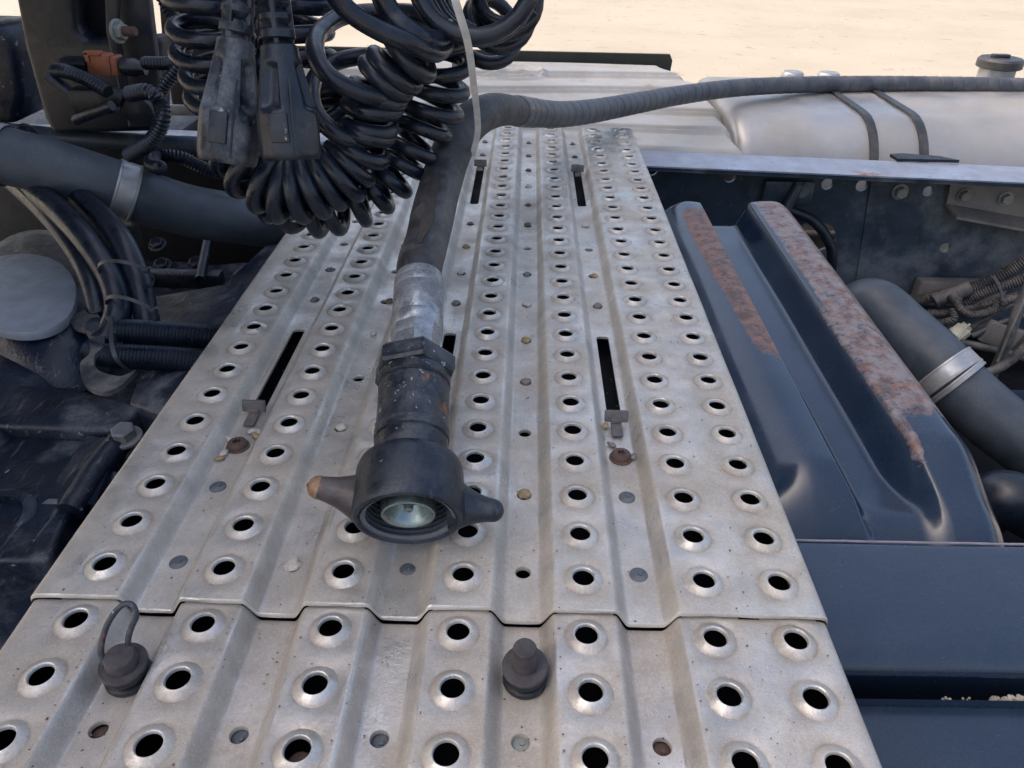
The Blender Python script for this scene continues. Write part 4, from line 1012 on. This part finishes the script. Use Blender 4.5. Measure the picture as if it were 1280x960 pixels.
# conduits on the left
def cond(pts, r, label, cor=True, name='cable_conduit', grp='black cable conduits on the left', m=M_COND, n=14):
    g = G(); p = path(pts, n)
    if cor: corr(g, p, r)
    else: g.tube(p, r, 20)
    return tag(g.out(name, m, ang=0 if not cor else 60), label, 'conduit', grp)
cond([(-10, 170, 1.16), (30, 225, 1.08), (72, 262, .98), (108, 300, .92), (138, 345, .88), (148, 385, .85), (138, 415, .83), (125, 428, .82)], .0165, 'smooth black hose curving down left of its twin', False, 'smooth_hose', 'twin black hoses tied together')
cond([(30, 165, 1.18), (75, 220, 1.10), (118, 262, 1.0), (150, 298, .93), (172, 345, .89), (182, 390, .86), (185, 415, .84)], .0155, 'smooth black hose curving down right of its twin', False, 'smooth_hose', 'twin black hoses tied together')
cond([(-40, 180, 1.16), (12, 222, 1.10), (62, 268, 1.0), (96, 312, .95), (116, 352, .91), (126, 395, .88)], .016, 'smooth black hose lying lowest beside the grey oval cap', False, 'smooth_hose', 'twin black hoses tied together')
cond([(118, 412, .84), (145, 413, .83), (200, 417, .82), (260, 421, .81), (310, 424, .81), (360, 428, .81)], .0150, 'upper straight corrugated conduit running under the walkway')
cond([(112, 438, .80), (135, 444, .79), (190, 447, .78), (250, 451, .77), (300, 454, .77), (350, 458, .77)], .0145, 'lower straight corrugated conduit running under the walkway')
cond([(190, -30, 1.12), (210, 10, 1.12), (232, 45, 1.11), (228, 75, 1.10), (205, 108, 1.09), (198, 122, 1.09)], .0085, 'corrugated conduit dropping past the orange connector')
cond([(212, -30, 1.10), (228, 0, 1.10), (240, 40, 1.10), (230, 62, 1.10), (216, 78, 1.11), (180, 79, 1.12)], .0085, 'corrugated conduit bending into the orange connector')
cond([(160, 118, 1.06), (185, 115, 1.05), (200, 128, 1.05), (203, 150, 1.04), (190, 175, 1.04), (160, 195, 1.05)], .0100, 'short corrugated conduit hooking down to the air pipe')
cond([(70, 88, 1.12), (85, 90, 1.10), (110, 100, 1.09), (135, 115, 1.08)], .0090, 'thin corrugated conduit left of the orange connector')
cond([(200, 210, 1.05), (190, 205, 1.08), (195, 196, 1.12), (225, 197, 1.14), (260, 212, 1.15), (310, 225, 1.16)], .0100, 'dark corrugated conduit looping behind the air pipe')
def tie(px, py, Y, w_, h_, lab, ang=0.):
    e = G(); c = at(px, py, Y=Y); n = 24
    pts = [c+(RT*math.cos(a)*w_+(-fw*.5+UP*.3)*math.sin(a)*h_) for a in [2*PI*k/n for k in range(n+1)]]
    R = Matrix.Rotation(ang, 3, fw); pts = [c+R @ (p-c) for p in pts]
    e.ribbon(pts, .0045, .0012, UP); e.box(pts[2], (.008, .007, .007), .001); e.ribbon([pts[2], pts[2]+RT*.007+V((0, 0, .004))], .004, .0012, UP)
    tag(e.out('cable_tie', M_BTIE), lab, 'cable tie', 'black cable ties on the left hoses')
tie(158, 343, .868, .035, .045, 'upper black cable tie round the twin hoses', .1)
tie(166, 388, .838, .035, .045, 'lower black cable tie round the twin hoses', .25)
tie(140, 418, .815, .022, .05, 'black cable tie at the start of the corrugated pair', 1.2)
g = G(); g.ribbon(cr([at(138, 395, Y=.80), at(140, 430, Y=.775), at(148, 452, Y=.765), at(168, 468, Y=.77)], 8), .0055, .0015, (1, 0, 0)); tag(g.out('cable_tie', M_BTIE), 'long black cable tie tail across both corrugated conduits', 'cable tie', 'black cable ties on the left hoses')

# black upright bracket with orange connector
ub = empty('upright_bracket', at(100, 160, Y=1.3), 'black steel upright bracket at the upper left', 'bracket')
def quadpx(pts, Y, th, name, m, parent, bev=.006):
    vs = [at(a, b, Y=Y) for a, b in pts]; n = len(vs); bm = bmesh.new()
    a = [bm.verts.new(v) for v in vs]; b = [bm.verts.new(v+V((0, th, 0))) for v in vs]
    bm.faces.new(a); bm.faces.new(b[::-1])
    for k in range(n): bm.faces.new((a[k], b[k], b[(k+1) % n], a[(k+1) % n]))
    bmesh.ops.recalc_face_normals(bm, faces=bm.faces)
    if bev: bmesh.ops.bevel(bm, geom=bm.edges[:], offset=bev, segments=3, profile=.5, affect='EDGES')
    bm.verts.index_update(); g = G(); g.add([v.co for v in bm.verts], [[v.index for v in f.verts] for f in bm.faces]); bm.free()
    return g.out(name, m, parent)
quadpx([(8, -60), (98, -60), (92, 0), (95, 38), (105, 50), (140, 50), (200, 46), (200, 165), (66, 168), (55, 150), (30, 60)], 1.30, .05, 'plate', M_BLACK, ub, .010)
quadpx([(128, -60), (150, -60), (146, 40), (158, 112), (148, 112), (132, 40)], 1.24, .012, 'rib', M_BLACK, ub, .003)
quadpx([(144, -60), (178, -60), (190, 40), (198, 100), (196, 160), (160, 160), (148, 90)], 1.27, .02, 'rib_panel', M_BLACK, ub, .004)
quadpx([(96, -60), (132, -60), (138, 46), (98, 44)], 1.34, .02, 'recess', M_DARK, ub, .002)
q = at(147, 39, Y=1.232); hexbolt(q, (1, -.25, .05), .013, .012, M_BOLTZ, ub, 'bolt'); g = G(); g.lathe([(.007, .008), (.0072, .012), (.007, .030), (.006, .032), (0, .032)], q, (1, -.25, .05), 16); g.out('bolt_shank', M_RUSTB, ub)
oc = empty('orange_connector', at(125, 78, Y=1.15), 'orange plastic cable connector on the black upright bracket', 'connector')
g = G(); c = at(127, 79, Y=1.13); g.box(c, (.034, .022, .030), .004, Matrix.Rotation(.12, 3, 'Y')); g.out('connector_body', M_ORANGE, oc)
g = G(); g.box(c+V((-.004, -.008, .015)), (.024, .012, .006), .0015); g.box(c+V((-.012, -.011, .010)), (.006, .006, .014), .001); g.out('latch', M_ORANGE, oc)
g = G(); g.box(c+V((.022, 0, -.002)), (.010, .024, .026), .003, Matrix.Rotation(.12, 3, 'Y')); g.out('collar', M_ORANGE, oc)
g = G(); g.lathe([(.010, 0), (.0125, .002), (.0125, .020), (.009, .026), (.009, .034)], c+V((.028, 0, -.003)), (1, 0, -.08), 20); g.out('plug_end', M_COND, oc)
g = G(); g.lathe([(.011, 0), (.012, .03), (.010, .04)], c-V((.018, 0, .002)), (-1, .1, -.05), 16); g.out('socket', M_BLACK, oc)
# cluster below the connector
kk = empty('clip_cluster', at(150, 130, Y=1.1), 'dark plastic clip cluster below the orange connector', 'clip')
g = G(); g.box(at(118, 125, Y=1.12), (.06, .03, .035), .006); g.box(at(140, 118, Y=1.10), (.035, .02, .022), .004, Matrix.Rotation(.5, 3, 'Y')); g.out('clip_body', M_BLACK, kk)
g = G(); g.lathe([(0, -.004), (.020, 0), (.023, .01), (.021, .03), (.012, .04)], at(172, 140, Y=1.10), (-.2, .9, .2), 24); g.out('plug_socket', M_BLACK, kk)
g = G(); g.tube([at(95, 150, Y=1.1), at(115, 142, Y=1.08), at(140, 132, Y=1.07)], .007, 10); g.tube([at(60, 95, Y=1.12), at(90, 118, Y=1.12), at(105, 140, Y=1.12)], .009, 10); g.out('loom', M_COND, kk)
# panels behind, near the cab
pn = empty('cab_fairing', at(230, 60, Y=1.6), 'brown black panel standing behind the corrugated conduits', 'fairing')
quadpx([(193, -60), (330, -60), (330, 135), (215, 132), (203, 60)], 1.62, .03, 'panel', M_BLACK, pn, .004)
ln = empty('round_housing', at(8, 100, Y=1.4), 'dark rounded housing at the top left edge', 'housing')
quadpx([(-60, 30), (4, 32), (18, 60), (27, 120), (20, 155), (-60, 160)], 1.42, .12, 'shell', M_CAST, ln, .015)
g = G(); g.box((-1.15, 2.1, -.30), (1.2, .9, .42), .04); tag(g.out('dark_infill_box', M_BLACK), 'black locker box added to darken the gap behind the upright bracket', 'infill')  # black box added only to make this part of the background dark
sb_ = G(); sb_.tube([at(-60, 158, Y=1.34), at(60, 170, Y=1.34), at(200, 180, Y=1.34), at(330, 186, Y=1.34), at(460, 192, Y=1.34)], .016, 16); tag(sb_.out('steel_tube', M_FRAME), 'dusty horizontal steel tube behind the air pipe', 'tube')
g = G(); g.box(at(255, 138, Y=1.5), (.14, .02, .018), .004); tag(g.out('pale_rod', M_CLAMP), 'short pale rod behind the plugs', 'rod')
g = G(); g.box((-.35, 1.66, -.30), (1.5, .02, .5), .003); tag(g.out('dark_backdrop', M_DARK), 'black panel added to keep the space behind the air pipe dark', 'panel')  # near-black sheet added as the darkness behind the pipe

# ------------------------------------------------------------------ right side: big pipe, harness
ep = empty('intake_pipe', at(1150, 430, Y=1.15), 'large smooth black pipe with wide steel clamp, right of the shield', 'pipe')
pe = path([(1052, 470, 1.32), (1056, 420, 1.30), (1085, 385, 1.25), (1125, 415, 1.19), (1165, 452, 1.13), (1195, 482, 1.09), (1235, 518, 1.05), (1290, 560, 1.01), (1370, 610, .97)], 14)
g = G(); g.tube(pe, lambda i, m_: .0550 if i < 4*14+13 else .0520, 44); g.out('pipe', M_PIPE, ep)
band(pe, 4*14+8, .0565, .027, M_CLAMP, ep); band(pe, 4*14+13, .0565, .008, M_CLAMP, ep, 'seal_ring')
g = G(); g.tube(path([(1150, 665, .88), (1215, 640, .88), (1260, 625, .86), (1330, 660, .84), (1400, 700, .82)]), .045, 30); tag(g.out('lower_pipe', M_COND), 'dark pipe end low down right of the shield', 'pipe')
def harn(pts, r, label, cor=True, m=None):
    g = G(); p = path(pts, 14)
    corr(g, p, r, .0050) if cor else g.tube(p, r, 12)
    tag(g.out('harness_conduit' if cor else 'cable', m or M_HARN), label, 'conduit' if cor else 'cable', 'wiring harness on the frame rail')
M_HARN = mat('harness_plastic', (.035, .037, .042), .45, dust=(.20, .18, .16), dust_amt=.6, dscale=22, bump=.15)
harn([(1120, 376, 1.52), (1145, 376, 1.52), (1180, 368, 1.51), (1215, 360, 1.50), (1250, 345, 1.49), (1300, 315, 1.48)], .0125, 'topmost thick corrugated harness conduit')
harn([(1205, 378, 1.49), (1240, 362, 1.48), (1270, 352, 1.47), (1310, 335, 1.46)], .0115, 'second corrugated conduit, just under the topmost one')
harn([(1150, 392, 1.48), (1190, 390, 1.47), (1230, 382, 1.46), (1262, 372, 1.45), (1310, 358, 1.44)], .0085, 'third thin corrugated harness conduit')
harn([(1195, 372, 1.46), (1200, 385, 1.44), (1215, 393, 1.43), (1240, 388, 1.43), (1262, 374, 1.43), (1285, 376, 1.43)], .0085, 'corrugated conduit looping out of the T joint')
harn([(1150, 402, 1.46), (1175, 404, 1.45), (1192, 398, 1.44), (1190, 385, 1.45)], .0085, 'short corrugated loop left of the white connector')
harn([(1218, 470, 1.18), (1245, 462, 1.20), (1270, 445, 1.22), (1300, 415, 1.25)], .0085, 'grey corrugated conduit curving up right of the steel clamp')
harn([(1210, 412, 1.44), (1250, 388, 1.43), (1290, 370, 1.42)], .005, 'thin black cable leaving the white connector', False)
harn([(1215, 420, 1.42), (1255, 402, 1.42), (1300, 388, 1.42)], .006, 'second thin black cable below the white connector', False)
harn([(1200, 428, 1.38), (1245, 438, 1.36), (1300, 452, 1.34)], .008, 'thick black cable running down right', False)
harn([(1240, 470, 1.32), (1262, 420, 1.32), (1275, 380, 1.34), (1290, 350, 1.36)], .010, 'black cable rising at the right edge', False)
harn([(1247, 452, 1.30), (1262, 415, 1.30), (1283, 368, 1.30)], .0022, 'thin pale wire at the right edge', False, M_CLAMP)
harn([(1255, 455, 1.36), (1275, 430, 1.36), (1300, 400, 1.36)], .006, 'black cable crossing behind the pale wire', False)
tj = empty('harness_joint', at(1190, 372, Y=1.48), 'dusty plastic T joint on the wiring harness', 'joint')
g = G(); u = (at(1210, 360, Y=1.485)-at(1170, 376, Y=1.485)); g.tube([at(1168, 377, Y=1.485), at(1172, 375, Y=1.485), at(1208, 361, Y=1.485), at(1211, 360, Y=1.485)], .017, 16); g.tube([at(1190, 368, Y=1.47), at(1197, 378, Y=1.455)], .012, 12); g.out('joint_body', M_HARN, tj)
wc = empty('white_connector', at(1205, 410, Y=1.40), 'cream plastic connector hanging from the wiring harness', 'connector')
a_, b_ = at(1180, 432, Y=1.40), at(1216, 402, Y=1.40); dd = (b_-a_).normalized()
g = G(); g.lathe([(.014, 0), (.0165, .002), (.0165, .030), (.019, .031), (.019, .036), (.0175, .038), (.0175, .052), (.012, .054), (.012, .060)], a_, dd, 24); g.out('connector_body', M_CREAM, wc)
g = G(); 
for k in (-1, 1): g.box(a_+dd*.036-fw*.018+UP*.007*k, (.004, .004, .034), .001, dd.to_track_quat('Z', 'Y').to_matrix())
g.out('rib', M_CREAM, wc)
g = G(); c = at(1250, 362, Y=1.46); g.ribbon(cr([at(1240, 345, Y=1.475), at(1246, 352, Y=1.455), at(1252, 366, Y=1.44), at(1254, 380, Y=1.425)], 6), .008, .002, (1, .2, 0)); g.box(at(1254, 378, Y=1.42), (.012, .008, .010), .001); tag(g.out('cable_tie', M_HARN), 'grey cable tie round the right wiring harness', 'cable tie')
g = G(); q = webpt(1170, 350, .02); g.box(q+V((.05, 0, -.02)), (.20, .03, .06), .004); tag(g.out('harness_bracket', M_STEELB), 'dusty sheet bracket behind the wiring harness', 'bracket')
g = G(); q = at(1285, 430, Y=1.42); g.box(q, (.22, .02, .05), .004, Matrix.Rotation(.3, 3, 'Y')); q = at(1240, 520, Y=1.36); g.box(q, (.5, .04, .10), .01); tag(g.out('lower_bracket', M_STEELB), 'dusty brown bracket low down by the right edge', 'bracket')
g = G(); q = at(1290, 500, Y=1.2); g.lathe([(.0, .0), (.05, .0), (.055, -.006), (.055, -.12)], q, (0, .2, 1), 32); tag(g.out('round_canister', M_PAINT), 'dark round canister at the right edge below the harness', 'canister')

# ------------------------------------------------------------------ the cab, to the left and above the picture
cb = empty('truck_cab', (-1.5, .85, .6), 'dark blue truck cab standing left of and above the walkway', 'truck cab')
g = G(); g.box((-1.60, 1.2, 1.95), (2.1, 2.6, 2.9), .12); g.out('cab_body', M_CAB, cb)
g = G(); g.box((-.535, 1.2, 2.2), (.02, 2.1, 1.9), .008); g.out('rear_panel', M_CAB, cb)
